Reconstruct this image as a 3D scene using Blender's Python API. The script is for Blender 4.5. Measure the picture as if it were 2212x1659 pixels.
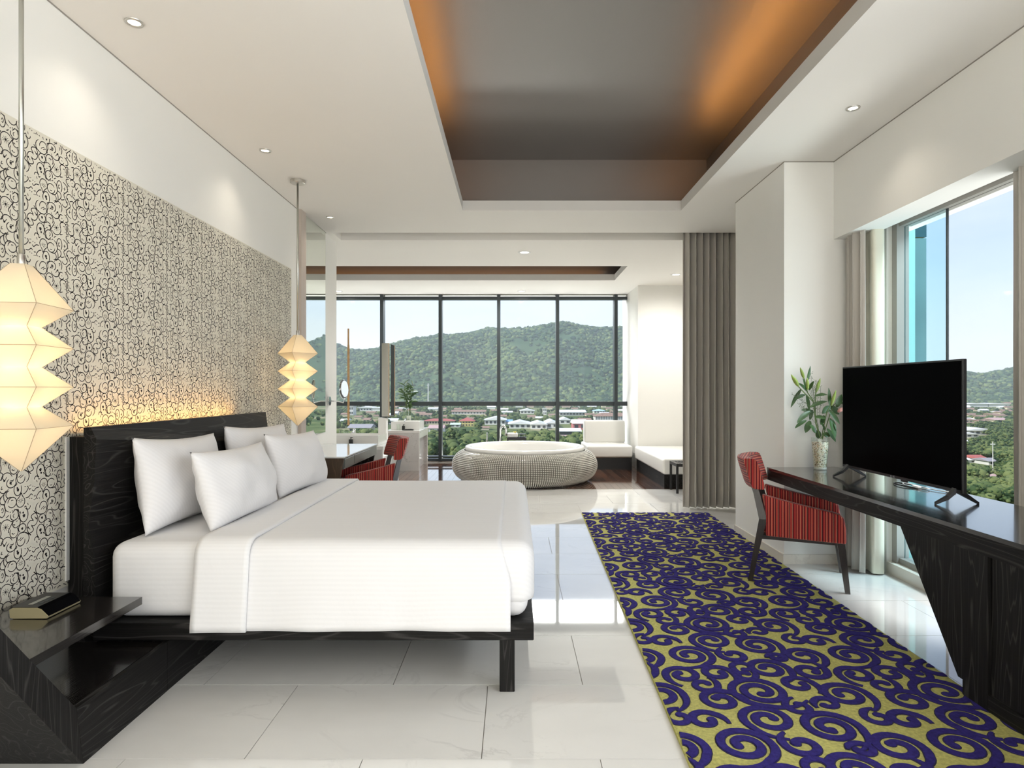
import bpy, bmesh, math, random
import numpy as np
from mathutils import Vector, Matrix, noise as mnoise
R = math.radians
PI = math.pi
random.seed(7)
rng = np.random.default_rng(11)
scene = bpy.context.scene
COL = scene.collection
for o in list(bpy.data.objects):
    bpy.data.objects.remove(o)

# ------------------------------------------------------------------ camera
CAM_Z = 1.37
cam_d = bpy.data.cameras.new('camera')
cam_d.sensor_width = 36.0
cam_d.lens = 36.0 * 1340.0 / 2212.0
cam_d.shift_x = -4.0 / 2212.0
cam_d.shift_y = 13.5 / 2212.0
cam_d.clip_start = 0.05
cam_d.clip_end = 9000
cam = bpy.data.objects.new('camera', cam_d)
cam.location = (0, 0, CAM_Z)
cam.rotation_euler = (R(90), 0, 0)
COL.objects.link(cam)
scene.camera = cam

# ------------------------------------------------------------------ view + light paths
vs = scene.view_settings
vs.view_transform = 'Standard'
vs.look = 'None'
vs.gamma = 1.0
vs.use_curve_mapping = False
vs.exposure = 0.28
cy = scene.cycles
cy.max_bounces = 8
cy.diffuse_bounces = 4
cy.glossy_bounces = 4
cy.transmission_bounces = 6
cy.transparent_max_bounces = 16
cy.volume_bounces = 3
cy.sample_clamp_indirect = 6.0
cy.caustics_reflective = False
cy.caustics_refractive = False

# ------------------------------------------------------------------ sky
SKY = 1.3
def build_world():
    w = bpy.data.worlds.new('sky'); scene.world = w; w.use_nodes = True
    nt = w.node_tree; N = nt.nodes; L = nt.links; N.clear()
    tc = N.new('ShaderNodeTexCoord')
    sep = N.new('ShaderNodeSeparateXYZ'); L.new(tc.outputs['Generated'], sep.inputs[0])
    ramp = N.new('ShaderNodeValToRGB'); L.new(sep.outputs['Z'], ramp.inputs['Fac'])
    e = ramp.color_ramp.elements
    e[0].position = 0.0; e[0].color = (0.90, 0.93, 0.97, 1)
    e[1].position = 1.0; e[1].color = (0.30, 0.46, 0.86, 1)
    for p, c in ((0.06, (0.86, 0.91, 0.97)), (0.15, (0.60, 0.73, 0.92)), (0.32, (0.36, 0.47, 0.76)), (0.6, (0.30, 0.42, 0.74))):
        k = e.new(p); k.color = (*c, 1)
    # soft high cloud
    mp = N.new('ShaderNodeMapping'); mp.inputs['Scale'].default_value = (1.0, 1.0, 4.5)
    L.new(tc.outputs['Generated'], mp.inputs[0])
    nz = N.new('ShaderNodeTexNoise'); nz.inputs['Scale'].default_value = 2.6; nz.inputs['Detail'].default_value = 6; nz.inputs['Roughness'].default_value = 0.55
    L.new(mp.outputs[0], nz.inputs['Vector'])
    cr = N.new('ShaderNodeValToRGB'); L.new(nz.outputs['Fac'], cr.inputs['Fac'])
    cr.color_ramp.elements[0].position = 0.40; cr.color_ramp.elements[0].color = (0, 0, 0, 1)
    cr.color_ramp.elements[1].position = 0.75; cr.color_ramp.elements[1].color = (0.5, 0.5, 0.5, 1)
    mx = N.new('ShaderNodeMix'); mx.data_type = 'RGBA'
    L.new(cr.outputs['Color'], mx.inputs['Factor']); L.new(ramp.outputs['Color'], mx.inputs['A']); mx.inputs['B'].default_value = (0.92, 0.94, 0.97, 1)
    bg = N.new('ShaderNodeBackground'); bg.inputs['Strength'].default_value = SKY
    L.new(mx.outputs['Result'], bg.inputs['Color'])
    out = N.new('ShaderNodeOutputWorld'); L.new(bg.outputs[0], out.inputs[0])
build_world()

def lamp(name, kind, loc, energy, color=(1, 1, 1), rot=(0, 0, 0), size=None, size_y=None, **kw):
    d = bpy.data.lights.new(name, kind); d.energy = energy; d.color = color
    if kind == 'AREA':
        d.shape = 'RECTANGLE' if size_y else 'SQUARE'; d.size = size
        if size_y: d.size_y = size_y
    for k, v in kw.items(): setattr(d, k, v)
    o = bpy.data.objects.new(name, d); o.location = loc; o.rotation_euler = rot; COL.objects.link(o)
    return o

# sun stands high behind the building: it lights the valley, none of it enters the room
lamp('sun', 'SUN', (0, 0, 60), 4.6, (1.0, 0.95, 0.86), (R(50), 0, R(-66)), angle=R(2.5))
# added area lamp standing in for daylight along the window wall beside the camera
lamp('window_fill', 'AREA', (2.86, -0.45, 1.45), 108, (0.96, 0.98, 1.0), (0, R(90), 0), 2.3, 5.0)
# added fill lamp behind the camera, aimed up to brighten the ceiling
lamp('rear_up_fill', 'AREA', (0.2, -2.3, 1.2), 95, (1.0, 0.97, 0.93), (R(180 + 12), 0, 0), 3.6, 1.6)
# added unseen fill lamp before the rear wall, brightening camera-facing surfaces
lamp('rear_fill', 'AREA', (0.2, -3.5, 1.6), 34, (1.0, 0.985, 0.96), (R(90), 0, 0), 5.0, 2.9)
# added unseen lamps below the sills, aimed up through the glass at the ceilings
lamp('upward_fill', 'AREA', (-0.6, 13.3, -0.7), 270, (1.0, 0.985, 0.94), (R(-128), 0, 0), 8.0, 1.6)
lamp('upward_fill_side', 'AREA', (4.1, 2.6, -0.5), 130, (1.0, 0.985, 0.95), (0, R(125), 0), 1.4, 4.0)

# added lamps outside, above the window heads, to brighten floors near the glass
lamp('overhead_fill_side', 'AREA', (5.4, 3.3, 4.7), 520, (1.0, 0.99, 0.97), (0, R(52), 0), 1.6, 3.4)
lamp('overhead_fill_far', 'AREA', (-0.4, 16.0, 5.0), 780, (1.0, 0.99, 0.97), (R(-60), 0, 0), 7.0, 1.8)

# ------------------------------------------------------------------ materials
def new_mat(name):
    m = bpy.data.materials.new(name); m.use_nodes = True
    return m, m.node_tree.nodes, m.node_tree.links, m.node_tree.nodes['Principled BSDF']
def setp(b, rough=None, metal=None, spec=None, coat=None, coat_rough=None, trans=None, ior=None, sheen=None):
    for k, v in (('Roughness', rough), ('Metallic', metal), ('Specular IOR Level', spec), ('Coat Weight', coat), ('Coat Roughness', coat_rough),
                 ('Transmission Weight', trans), ('IOR', ior), ('Sheen Weight', sheen)):
        if v is not None: b.inputs[k].default_value = v
def mat(name, col, rough=0.5, metal=0.0, spec=0.5, coat=0.0, coat_rough=0.05, var=0.0, vscale=5.0, bump=0.0, bscale=60.0, sheen=0.0, trans=0.0, ior=1.45, emit=None, estr=0.0):
    m, N, L, b = new_mat(name)
    b.inputs['Base Color'].default_value = (*col, 1)
    setp(b, rough, metal, spec, coat, coat_rough, trans, ior, sheen)
    if emit:
        b.inputs['Emission Color'].default_value = (*emit, 1); b.inputs['Emission Strength'].default_value = estr
    tc = N.new('ShaderNodeTexCoord')
    if var:
        n = N.new('ShaderNodeTexNoise'); n.inputs['Scale'].default_value = vscale; n.inputs['Detail'].default_value = 5
        L.new(tc.outputs['Object'], n.inputs['Vector'])
        r = N.new('ShaderNodeValToRGB'); L.new(n.outputs['Fac'], r.inputs['Fac'])
        r.color_ramp.elements[0].position = 0.3; r.color_ramp.elements[1].position = 0.7
        r.color_ramp.elements[0].color = (*[max(0, c * (1 - var)) for c in col], 1)
        r.color_ramp.elements[1].color = (*[min(1, c * (1 + var)) for c in col], 1)
        L.new(r.outputs[0], b.inputs['Base Color'])
    if bump:
        n2 = N.new('ShaderNodeTexNoise'); n2.inputs['Scale'].default_value = bscale; n2.inputs['Detail'].default_value = 4
        L.new(tc.outputs['Object'], n2.inputs['Vector'])
        bp = N.new('ShaderNodeBump'); bp.inputs['Strength'].default_value = bump; bp.inputs['Distance'].default_value = 0.01
        L.new(n2.outputs['Fac'], bp.inputs['Height']); L.new(bp.outputs[0], b.inputs['Normal'])
    return m

def wood_mat(name, dark, light, rough, coat, axis='Y', scale=1.0, spec=0.5, line=0.5):
    """stained veneer: fine straight grain plus wide cathedral lines along one axis"""
    m, N, L, b = new_mat(name)
    setp(b, rough, 0, spec, coat, 0.08)
    tc = N.new('ShaderNodeTexCoord')
    st = {'X': (0.55, 6, 6), 'Y': (6, 0.55, 6), 'Z': (6, 6, 0.55)}[axis]
    mp = N.new('ShaderNodeMapping'); mp.inputs['Scale'].default_value = [s * scale for s in st]
    L.new(tc.outputs['Object'], mp.inputs[0])
    n = N.new('ShaderNodeTexNoise'); n.inputs['Scale'].default_value = 1.1; n.inputs['Detail'].default_value = 2.0; n.inputs['Distortion'].default_value = 0.25
    L.new(mp.outputs[0], n.inputs['Vector'])
    mul = N.new('ShaderNodeMath'); mul.operation = 'MULTIPLY'; mul.inputs[1].default_value = 16.0; L.new(n.outputs['Fac'], mul.inputs[0])
    fr = N.new('ShaderNodeMath'); fr.operation = 'FRACT'; L.new(mul.outputs[0], fr.inputs[0])
    r = N.new('ShaderNodeValToRGB'); L.new(fr.outputs[0], r.inputs['Fac'])
    e = r.color_ramp.elements
    e[0].position = 0.0; e[0].color = (*dark, 1)
    e[1].position = 1.0; e[1].color = (*dark, 1)
    k = e.new(0.78); k.color = (*dark, 1)
    k = e.new(0.9); k.color = (*[d + (l - d) * line for d, l in zip(dark, light)], 1)
    mp2 = N.new('ShaderNodeMapping'); mp2.inputs['Scale'].default_value = [s * 22 * scale if s > 1 else 2.0 * scale for s in st]
    L.new(tc.outputs['Object'], mp2.inputs[0])
    n2 = N.new('ShaderNodeTexNoise'); n2.inputs['Scale'].default_value = 1.5; n2.inputs['Detail'].default_value = 3
    L.new(mp2.outputs[0], n2.inputs['Vector'])
    r2 = N.new('ShaderNodeValToRGB'); L.new(n2.outputs['Fac'], r2.inputs['Fac'])
    r2.color_ramp.elements[0].position = 0.45; r2.color_ramp.elements[0].color = (0, 0, 0, 1)
    r2.color_ramp.elements[1].position = 0.8; r2.color_ramp.elements[1].color = (*[l * 0.12 for l in light], 1)
    ad = N.new('ShaderNodeMix'); ad.data_type = 'RGBA'; ad.blend_type = 'ADD'; ad.inputs['Factor'].default_value = 1.0
    L.new(r.outputs[0], ad.inputs['A']); L.new(r2.outputs[0], ad.inputs['B']); L.new(ad.outputs['Result'], b.inputs['Base Color'])
    bp = N.new('ShaderNodeBump'); bp.inputs['Strength'].default_value = 0.12; bp.inputs['Distance'].default_value = 0.004
    L.new(n2.outputs['Fac'], bp.inputs['Height']); L.new(bp.outputs[0], b.inputs['Normal'])
    return m

def marble_mat(name, base, vein, rough, coat=0.0, scale=1.0, amount=0.5, per_object=False):
    m, N, L, b = new_mat(name)
    setp(b, rough, 0, 0.5, coat, 0.03)
    tc = N.new('ShaderNodeTexCoord'); geo = N.new('ShaderNodeNewGeometry')
    src = geo.outputs['Position']
    if per_object:
        oi = N.new('ShaderNodeObjectInfo')
        ml = N.new('ShaderNodeVectorMath'); ml.operation = 'SCALE'; ml.inputs[0].default_value = (31, 17, 5); L.new(oi.outputs['Random'], ml.inputs['Scale'])
        ad = N.new('ShaderNodeVectorMath'); ad.operation = 'ADD'; L.new(src, ad.inputs[0]); L.new(ml.outputs[0], ad.inputs[1]); src = ad.outputs[0]
    mp = N.new('ShaderNodeMapping'); mp.inputs['Scale'].default_value = (scale, scale * 1.6, scale); mp.inputs['Rotation'].default_value = (0, 0, 0.6)
    L.new(src, mp.inputs[0])
    n = N.new('ShaderNodeTexNoise'); n.inputs['Scale'].default_value = 1.2; n.inputs['Detail'].default_value = 8; n.inputs['Roughness'].default_value = 0.6; n.inputs['Distortion'].default_value = 1.2
    L.new(mp.outputs[0], n.inputs['Vector'])
    s = N.new('ShaderNodeMath'); s.operation = 'SUBTRACT'; s.inputs[1].default_value = 0.5; L.new(n.outputs['Fac'], s.inputs[0])
    a = N.new('ShaderNodeMath'); a.operation = 'ABSOLUTE'; L.new(s.outputs[0], a.inputs[0])
    r = N.new('ShaderNodeValToRGB'); L.new(a.outputs[0], r.inputs['Fac'])
    r.color_ramp.elements[0].position = 0.0; r.color_ramp.elements[0].color = (amount, amount, amount, 1)
    r.color_ramp.elements[1].position = 0.018; r.color_ramp.elements[1].color = (0, 0, 0, 1)
    n2 = N.new('ShaderNodeTexNoise'); n2.inputs['Scale'].default_value = 2.0; n2.inputs['Detail'].default_value = 3; L.new(mp.outputs[0], n2.inputs['Vector'])
    g = N.new('ShaderNodeValToRGB'); L.new(n2.outputs['Fac'], g.inputs['Fac'])
    g.color_ramp.elements[0].position = 0.48; g.color_ramp.elements[0].color = (0, 0, 0, 1)
    g.color_ramp.elements[1].position = 0.75; g.color_ramp.elements[1].color = (1, 1, 1, 1)
    mu = N.new('ShaderNodeMath'); mu.operation = 'MULTIPLY'; L.new(r.outputs[0], mu.inputs[0]); L.new(g.outputs[0], mu.inputs[1])
    cl = N.new('ShaderNodeValToRGB'); L.new(n2.outputs['Fac'], cl.inputs['Fac'])
    cl.color_ramp.elements[0].color = (*[c * 0.93 for c in base], 1); cl.color_ramp.elements[1].color = (*base, 1)
    cl.color_ramp.elements[0].position = 0.3; cl.color_ramp.elements[1].position = 0.65
    mx = N.new('ShaderNodeMix'); mx.data_type = 'RGBA'; L.new(mu.outputs[0], mx.inputs['Factor']); L.new(cl.outputs[0], mx.inputs['A']); mx.inputs['B'].default_value = (*vein, 1)
    L.new(mx.outputs['Result'], b.inputs['Base Color'])
    return m

def glass_mat(name, tint, refl=0.5):
    """thin window pane: see-through with a Fresnel reflection"""
    m = bpy.data.materials.new(name); m.use_nodes = True
    N = m.node_tree.nodes; L = m.node_tree.links; N.clear()
    t = N.new('ShaderNodeBsdfTransparent'); t.inputs['Color'].default_value = (*tint, 1)
    g = N.new('ShaderNodeBsdfGlossy'); g.inputs['Roughness'].default_value = 0.0; g.inputs['Color'].default_value = (refl, refl, refl, 1)
    f = N.new('ShaderNodeFresnel'); ge = N.new('ShaderNodeNewGeometry')
    ir = N.new('ShaderNodeMapRange'); ir.inputs['To Min'].default_value = 1.5; ir.inputs['To Max'].default_value = 1 / 1.5   # same reflectance on both faces of the thin pane
    L.new(ge.outputs['Backfacing'], ir.inputs['Value']); L.new(ir.outputs[0], f.inputs['IOR'])
    mx = N.new('ShaderNodeMixShader'); L.new(f.outputs[0], mx.inputs[0]); L.new(t.outputs[0], mx.inputs[1]); L.new(g.outputs[0], mx.inputs[2])
    o = N.new('ShaderNodeOutputMaterial'); L.new(mx.outputs[0], o.inputs[0])
    return m

def emit_mat(name, col, strength):
    m = bpy.data.materials.new(name); m.use_nodes = True
    N = m.node_tree.nodes; L = m.node_tree.links; N.clear()
    e = N.new('ShaderNodeEmission'); e.inputs['Color'].default_value = (*col, 1); e.inputs['Strength'].default_value = strength
    o = N.new('ShaderNodeOutputMaterial'); L.new(e.outputs[0], o.inputs[0])
    return m

def stripe_mat(name):
    """woven red stripes, taken across the first UV axis (metres)"""
    m, N, L, b = new_mat(name); setp(b, 0.8, 0, 0.2, sheen=0.2)
    uv = N.new('ShaderNodeUVMap'); sp = N.new('ShaderNodeSeparateXYZ'); L.new(uv.outputs[0], sp.inputs[0])
    mu = N.new('ShaderNodeMath'); mu.operation = 'MULTIPLY'; mu.inputs[1].default_value = 11.0; L.new(sp.outputs[0], mu.inputs[0])
    fr = N.new('ShaderNodeMath'); fr.operation = 'FRACT'; L.new(mu.outputs[0], fr.inputs[0])
    r = N.new('ShaderNodeValToRGB'); r.color_ramp.interpolation = 'CONSTANT'; L.new(fr.outputs[0], r.inputs['Fac'])
    dk, rd, br, og = (0.075, 0.008, 0.012), (0.30, 0.018, 0.018), (0.42, 0.05, 0.035), (0.66, 0.30, 0.18)
    seq = [(0, rd), (.05, og), (.075, rd), (.15, dk), (.22, br), (.27, og), (.30, rd), (.38, dk), (.43, rd), (.47, og), (.50, dk), (.58, br), (.64, rd), (.70, og), (.73, dk), (.82, rd), (.90, br), (.95, dk)]
    e = r.color_ramp.elements
    e[0].position = 0; e[0].color = (*seq[0][1], 1); e[1].position = seq[1][0]; e[1].color = (*seq[1][1], 1)
    for p, c in seq[2:]:
        k = e.new(p); k.color = (*c, 1)
    L.new(r.outputs[0], b.inputs['Base Color'])
    n = N.new('ShaderNodeTexNoise'); n.inputs['Scale'].default_value = 400; L.new(uv.outputs[0], n.inputs['Vector'])
    bp = N.new('ShaderNodeBump'); bp.inputs['Strength'].default_value = 0.25; bp.inputs['Distance'].default_value = 0.003; L.new(n.outputs['Fac'], bp.inputs['Height']); L.new(bp.outputs[0], b.inputs['Normal'])
    return m

def linen_mat(name, col, axis=1):
    """white sateen with faint woven stripes"""
    m, N, L, b = new_mat(name); setp(b, 0.75, 0, 0.25, sheen=0.15)
    tc = N.new('ShaderNodeTexCoord'); geo = N.new('ShaderNodeNewGeometry')
    sp = N.new('ShaderNodeSeparateXYZ'); L.new(tc.outputs['Object'], sp.inputs[0])
    s1 = N.new('ShaderNodeMath'); s1.operation = 'ADD'; L.new(sp.outputs[1], s1.inputs[0]); L.new(sp.outputs[2], s1.inputs[1])
    mu = N.new('ShaderNodeMath'); mu.operation = 'MULTIPLY'; mu.inputs[1].default_value = 42.0; L.new(s1.outputs[0], mu.inputs[0])
    fr = N.new('ShaderNodeMath'); fr.operation = 'FRACT'; L.new(mu.outputs[0], fr.inputs[0])
    r = N.new('ShaderNodeValToRGB'); L.new(fr.outputs[0], r.inputs['Fac'])
    r.color_ramp.elements[0].position = 0.45; r.color_ramp.elements[0].color = (*[c * 0.975 for c in col], 1)
    r.color_ramp.elements[1].position = 0.55; r.color_ramp.elements[1].color = (*col, 1)
    L.new(r.outputs[0], b.inputs['Base Color'])
    n = N.new('ShaderNodeTexNoise'); n.inputs['Scale'].default_value = 5; n.inputs['Detail'].default_value = 4; L.new(geo.outputs['Position'], n.inputs['Vector'])
    bp = N.new('ShaderNodeBump'); bp.inputs['Strength'].default_value = 0.18; bp.inputs['Distance'].default_value = 0.03; L.new(n.outputs['Fac'], bp.inputs['Height']); L.new(bp.outputs[0], b.inputs['Normal'])
    return m

MT = {}
MT['wall'] = mat('white_paint', (0.85, 0.84, 0.80), 0.6, spec=0.3, var=0.015, vscale=0.8)
MT['ceil'] = mat('ceiling_paint', (0.84, 0.815, 0.77), 0.65, spec=0.25, var=0.01, vscale=0.6)
MT['brown'] = mat('dark_metallic_wallpaper', (0.255, 0.243, 0.235), 0.45, metal=0.85, bump=0.1, bscale=180)
MT['marble'] = marble_mat('white_marble', (0.81, 0.80, 0.77), (0.36, 0.35, 0.34), 0.03, coat=0.6, per_object=True, amount=0.32)
MT['grout'] = mat('grout', (0.45, 0.42, 0.38), 0.8)
MT['marble_trim'] = marble_mat('cream_marble_trim', (0.78, 0.74, 0.66), (0.5, 0.45, 0.4), 0.2, amount=0.4)
MT['marble_grey'] = marble_mat('grey_marble', (0.60, 0.59, 0.57), (0.16, 0.16, 0.16), 0.18, scale=3.2, amount=1.0)
MT['black_wood'] = wood_mat('black_stained_wood', (0.006, 0.0055, 0.0052), (0.085, 0.08, 0.076), 0.5, 0.0, 'Y', spec=0.2, line=0.4)
MT['black_wood_x'] = wood_mat('black_stained_wood_cross', (0.006, 0.0055, 0.0052), (0.085, 0.08, 0.076), 0.5, 0.0, 'X', spec=0.2, line=0.4)
MT['black_wood_z'] = wood_mat('black_stained_wood_upright', (0.006, 0.0055, 0.0052), (0.085, 0.08, 0.076), 0.5, 0.0, 'Z', spec=0.2, line=0.4)
MT['black_gloss'] = wood_mat('black_lacquered_wood', (0.012, 0.010, 0.009), (0.05, 0.045, 0.04), 0.2, 0.8, 'Y', line=0.25)
MT['brown_wood'] = wood_mat('dark_brown_wood', (0.055, 0.035, 0.022), (0.16, 0.10, 0.06), 0.4, 0.1, 'Z')
MT['linen'] = linen_mat('white_linen', (0.80, 0.795, 0.80))
MT['pillow'] = linen_mat('white_pillowcase', (0.80, 0.79, 0.795))
MT['chrome'] = mat('chrome', (0.75, 0.76, 0.77), 0.08, metal=1.0)
MT['steel'] = mat('brushed_steel', (0.55, 0.56, 0.52), 0.3, metal=1.0)
MT['nickel'] = mat('satin_nickel', (0.62, 0.60, 0.56), 0.3, metal=1.0)
MT['frame'] = mat('slate_grey_frame', (0.035, 0.045, 0.05), 0.4, spec=0.5)
MT['frame_light'] = mat('grey_aluminium_frame', (0.36, 0.34, 0.31), 0.45, metal=0.2)
MT['glass'] = glass_mat('window_glass', (0.96, 0.975, 0.97), 0.10)
MT['glass_blue'] = glass_mat('tinted_window_glass', (0.80, 0.93, 0.96), 0.15)
MT['mirror'] = mat('mirror_silver', (0.80, 0.84, 0.78), 0.0, metal=1.0)
MT['porcelain'] = mat('white_porcelain', (0.80, 0.79, 0.76), 0.12, coat=0.3)
MT['acrylic'] = mat('white_acrylic', (0.80, 0.79, 0.76), 0.15)
MT['leather'] = mat('white_leatherette', (0.78, 0.77, 0.73), 0.42, bump=0.05, bscale=250)
MT['black_plastic'] = mat('black_plastic', (0.012, 0.012, 0.013), 0.35)
MT['screen'] = mat('black_screen', (0.003, 0.003, 0.0035), 0.2, spec=0.05, ior=1.12)
MT['black_metal'] = mat('black_metal', (0.012, 0.012, 0.013), 0.4)
MT['cream_plastic'] = mat('champagne_plastic', (0.62, 0.54, 0.32), 0.3, metal=0.4)
MT['white_plastic'] = mat('white_plastic', (0.78, 0.78, 0.76), 0.35)
MT['stripe'] = stripe_mat('red_striped_weave')
MT['drape'] = mat('grey_drape', (0.54, 0.51, 0.465), 0.9, spec=0.15, bump=0.1, bscale=300, sheen=0.15)
MT['lining'] = mat('cream_lining', (0.74, 0.70, 0.58), 0.85, spec=0.2)
MT['green_leaf'] = mat('dark_leaf', (0.045, 0.095, 0.028), 0.38, var=0.35, vscale=18)
MT['bud'] = mat('lily_bud', (0.30, 0.40, 0.09), 0.45, var=0.2, vscale=14)
MT['stem'] = mat('green_stem', (0.10, 0.16, 0.04), 0.5)
MT['sprig'] = mat('grey_green_sprig', (0.16, 0.19, 0.12), 0.7)
MT['ochre_wood'] = mat('pale_oak_edge', (0.55, 0.33, 0.15), 0.5, var=0.15, vscale=20)

# ------------------------------------------------------------------ mesh helpers
class MB:
    def __init__(self): self.v = []; self.f = []; self.uv = None
    def add(self, vs, fs):
        n = len(self.v); self.v += [tuple(p) for p in vs]; self.f += [tuple(i + n for i in f) for f in fs]; return self
    def box(self, x0, x1, y0, y1, z0, z1):
        return self.add([(x0, y0, z0), (x1, y0, z0), (x1, y1, z0), (x0, y1, z0), (x0, y0, z1), (x1, y0, z1), (x1, y1, z1), (x0, y1, z1)],
                        [(0, 3, 2, 1), (4, 5, 6, 7), (0, 1, 5, 4), (1, 2, 6, 5), (2, 3, 7, 6), (3, 0, 4, 7)])
    def prism(self, pts, axis, a, b):
        """polygon in the two axes other than `axis`, extruded from a to b"""
        def P(p, t):
            return {'X': (t, p[0], p[1]), 'Y': (p[0], t, p[1]), 'Z': (p[0], p[1], t)}[axis]
        n = len(pts)
        vs = [P(p, a) for p in pts] + [P(p, b) for p in pts]
        fs = [tuple(range(n))[::-1], tuple(range(n, 2 * n))] + [(i, (i + 1) % n, n + (i + 1) % n, n + i) for i in range(n)]
        return self.add(vs, fs)
    def lathe(self, prof, c=(0, 0, 0), seg=32, cap0=True, cap1=True):
        vs = []; fs = []; m = len(prof)
        for r, z in prof:
            for k in range(seg):
                a = 2 * PI * k / seg; vs.append((c[0] + r * math.cos(a), c[1] + r * math.sin(a), c[2] + z))
        for i in range(m - 1):
            for k in range(seg):
                k2 = (k + 1) % seg; fs.append((i * seg + k, i * seg + k2, (i + 1) * seg + k2, (i + 1) * seg + k))
        if cap0: fs.append(tuple(range(seg))[::-1])
        if cap1: fs.append(tuple((m - 1) * seg + k for k in range(seg)))
        return self.add(vs, fs)
    def tube(self, pts, r, seg=8, caps=True):
        pts = [Vector(p) for p in pts]; n = len(pts)
        rs = r if isinstance(r, (list, tuple)) else [r] * n
        vs = []; fs = []
        up = None
        for i, p in enumerate(pts):
            t = (pts[min(i + 1, n - 1)] - pts[max(i - 1, 0)]).normalized()
            if up is None:
                up = t.orthogonal().normalized()
            else:
                up = (up - t * up.dot(t)); up = up.normalized() if up.length > 1e-6 else t.orthogonal().normalized()
            s = t.cross(up)
            for k in range(seg):
                a = 2 * PI * k / seg; vs.append(p + (up * math.cos(a) + s * math.sin(a)) * rs[i])
        for i in range(n - 1):
            for k in range(seg):
                k2 = (k + 1) % seg; fs.append((i * seg + k, i * seg + k2, (i + 1) * seg + k2, (i + 1) * seg + k))
        if caps: fs += [tuple(range(seg))[::-1], tuple((n - 1) * seg + k for k in range(seg))]
        return self.add(vs, fs)
    def grid(self, fn, nu, nv, closed_u=False):
        vs = [fn(i / (nu if closed_u else nu - 1), j / (nv - 1)) for j in range(nv) for i in range(nu)]
        fs = []
        for j in range(nv - 1):
            for i in range(nu if closed_u else nu - 1):
                i2 = (i + 1) % nu; fs.append((j * nu + i, j * nu + i2, (j + 1) * nu + i2, (j + 1) * nu + i))
        return self.add(vs, fs)
    def sphere(self, c, r, seg=16, rings=10, sz=1.0):
        prof = [(max(1e-4, r * math.sin(PI * i / rings)), -r * sz * math.cos(PI * i / rings)) for i in range(rings + 1)]
        return self.lathe(prof, c, seg)

def rbox(x0, x1, y0, y1, z0, z1, bev, seg=3, cuts=0):
    """box with rounded edges"""
    bm = bmesh.new(); bmesh.ops.create_cube(bm, size=1)
    for v in bm.verts:
        v.co = ((x0 + x1) / 2 + v.co.x * (x1 - x0), (y0 + y1) / 2 + v.co.y * (y1 - y0), (z0 + z1) / 2 + v.co.z * (z1 - z0))
    if bev > 0:
        bmesh.ops.bevel(bm, geom=list(bm.edges), offset=bev, segments=seg, profile=0.5, affect='EDGES')
    mb = MB(); bm.verts.ensure_lookup_table()
    mb.v = [tuple(v.co) for v in bm.verts]; mb.f = [tuple(v.index for v in f.verts) for f in bm.faces]
    bm.free(); return mb

def fix(me):
    bm = bmesh.new(); bm.from_mesh(me); bmesh.ops.recalc_face_normals(bm, faces=bm.faces); bm.to_mesh(me); bm.free()

def link(name, mb, m, parent=None, smooth=False, angle=None, recalc=True, uvf=None):
    """ONE mesh object in world coordinates, parented to `parent` without moving"""
    me = bpy.data.meshes.new(name); me.from_pydata(mb.v, [], mb.f); me.update()
    if recalc: fix(me)
    if smooth:
        me.polygons.foreach_set('use_smooth', [True] * len(me.polygons))
        if angle is not None: me.set_sharp_from_angle(angle=R(angle))
    if uvf:
        uv = me.uv_layers.new(name='UVMap')
        for p in me.polygons:
            for li in p.loop_indices:
                uv.data[li].uv = uvf(me.vertices[me.loops[li].vertex_index].co, p.normal)
    me.materials.append(MT[m] if isinstance(m, str) else m)
    o = bpy.data.objects.new(name, me); COL.objects.link(o)
    if parent is not None: attach(o, parent)
    return o
def mw(o):
    m = Matrix.LocRotScale(o.location, o.rotation_euler, o.scale)
    return mw(o.parent) @ o.matrix_parent_inverse @ m if o.parent else m
def attach(o, parent):
    o.parent = parent; o.matrix_parent_inverse = mw(parent).inverted()
def tag(o, label=None, cat=None, group=None, kind=None):
    if label: o['label'] = label
    if cat: o['category'] = cat
    if group: o['group'] = group
    if kind: o['kind'] = kind
    return o
def thing(name, loc, label, cat, group=None, rz=0.0):
    o = bpy.data.objects.new(name, None); o.empty_display_size = 0.1
    o.location = loc; o.rotation_euler = (0, 0, rz); COL.objects.link(o)
    return tag(o, label, cat, group)
def struct(name, mb, m, parent=None, **kw):
    o = link(name, mb, m, parent, **kw)
    if parent is None: o['kind'] = 'structure'
    return o
def struct_root(name, loc=(0, 0, 0)):
    o = bpy.data.objects.new(name, None); o.location = loc; COL.objects.link(o); o['kind'] = 'structure'; return o
KIDS = {}
def copy_tree(root, loc, rz=0.0, scale=None, label=None):
    c = root.copy(); COL.objects.link(c); c.location = loc; c.rotation_euler = (0, 0, rz)
    if scale: c.scale = scale
    if label: c['label'] = label
    def kids(src, dst):
        for ch in list(src.children):
            k = ch.copy(); COL.objects.link(k); k.parent = dst; kids(ch, k)
    kids(root, c)
    return c
# ================================================================== THE ROOM
CEIL = 3.177
WL = -2.156            # left wall plane
GX = 2.90              # glass plane of the side windows
YW = 11.8              # glass plane of the far windows

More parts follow.
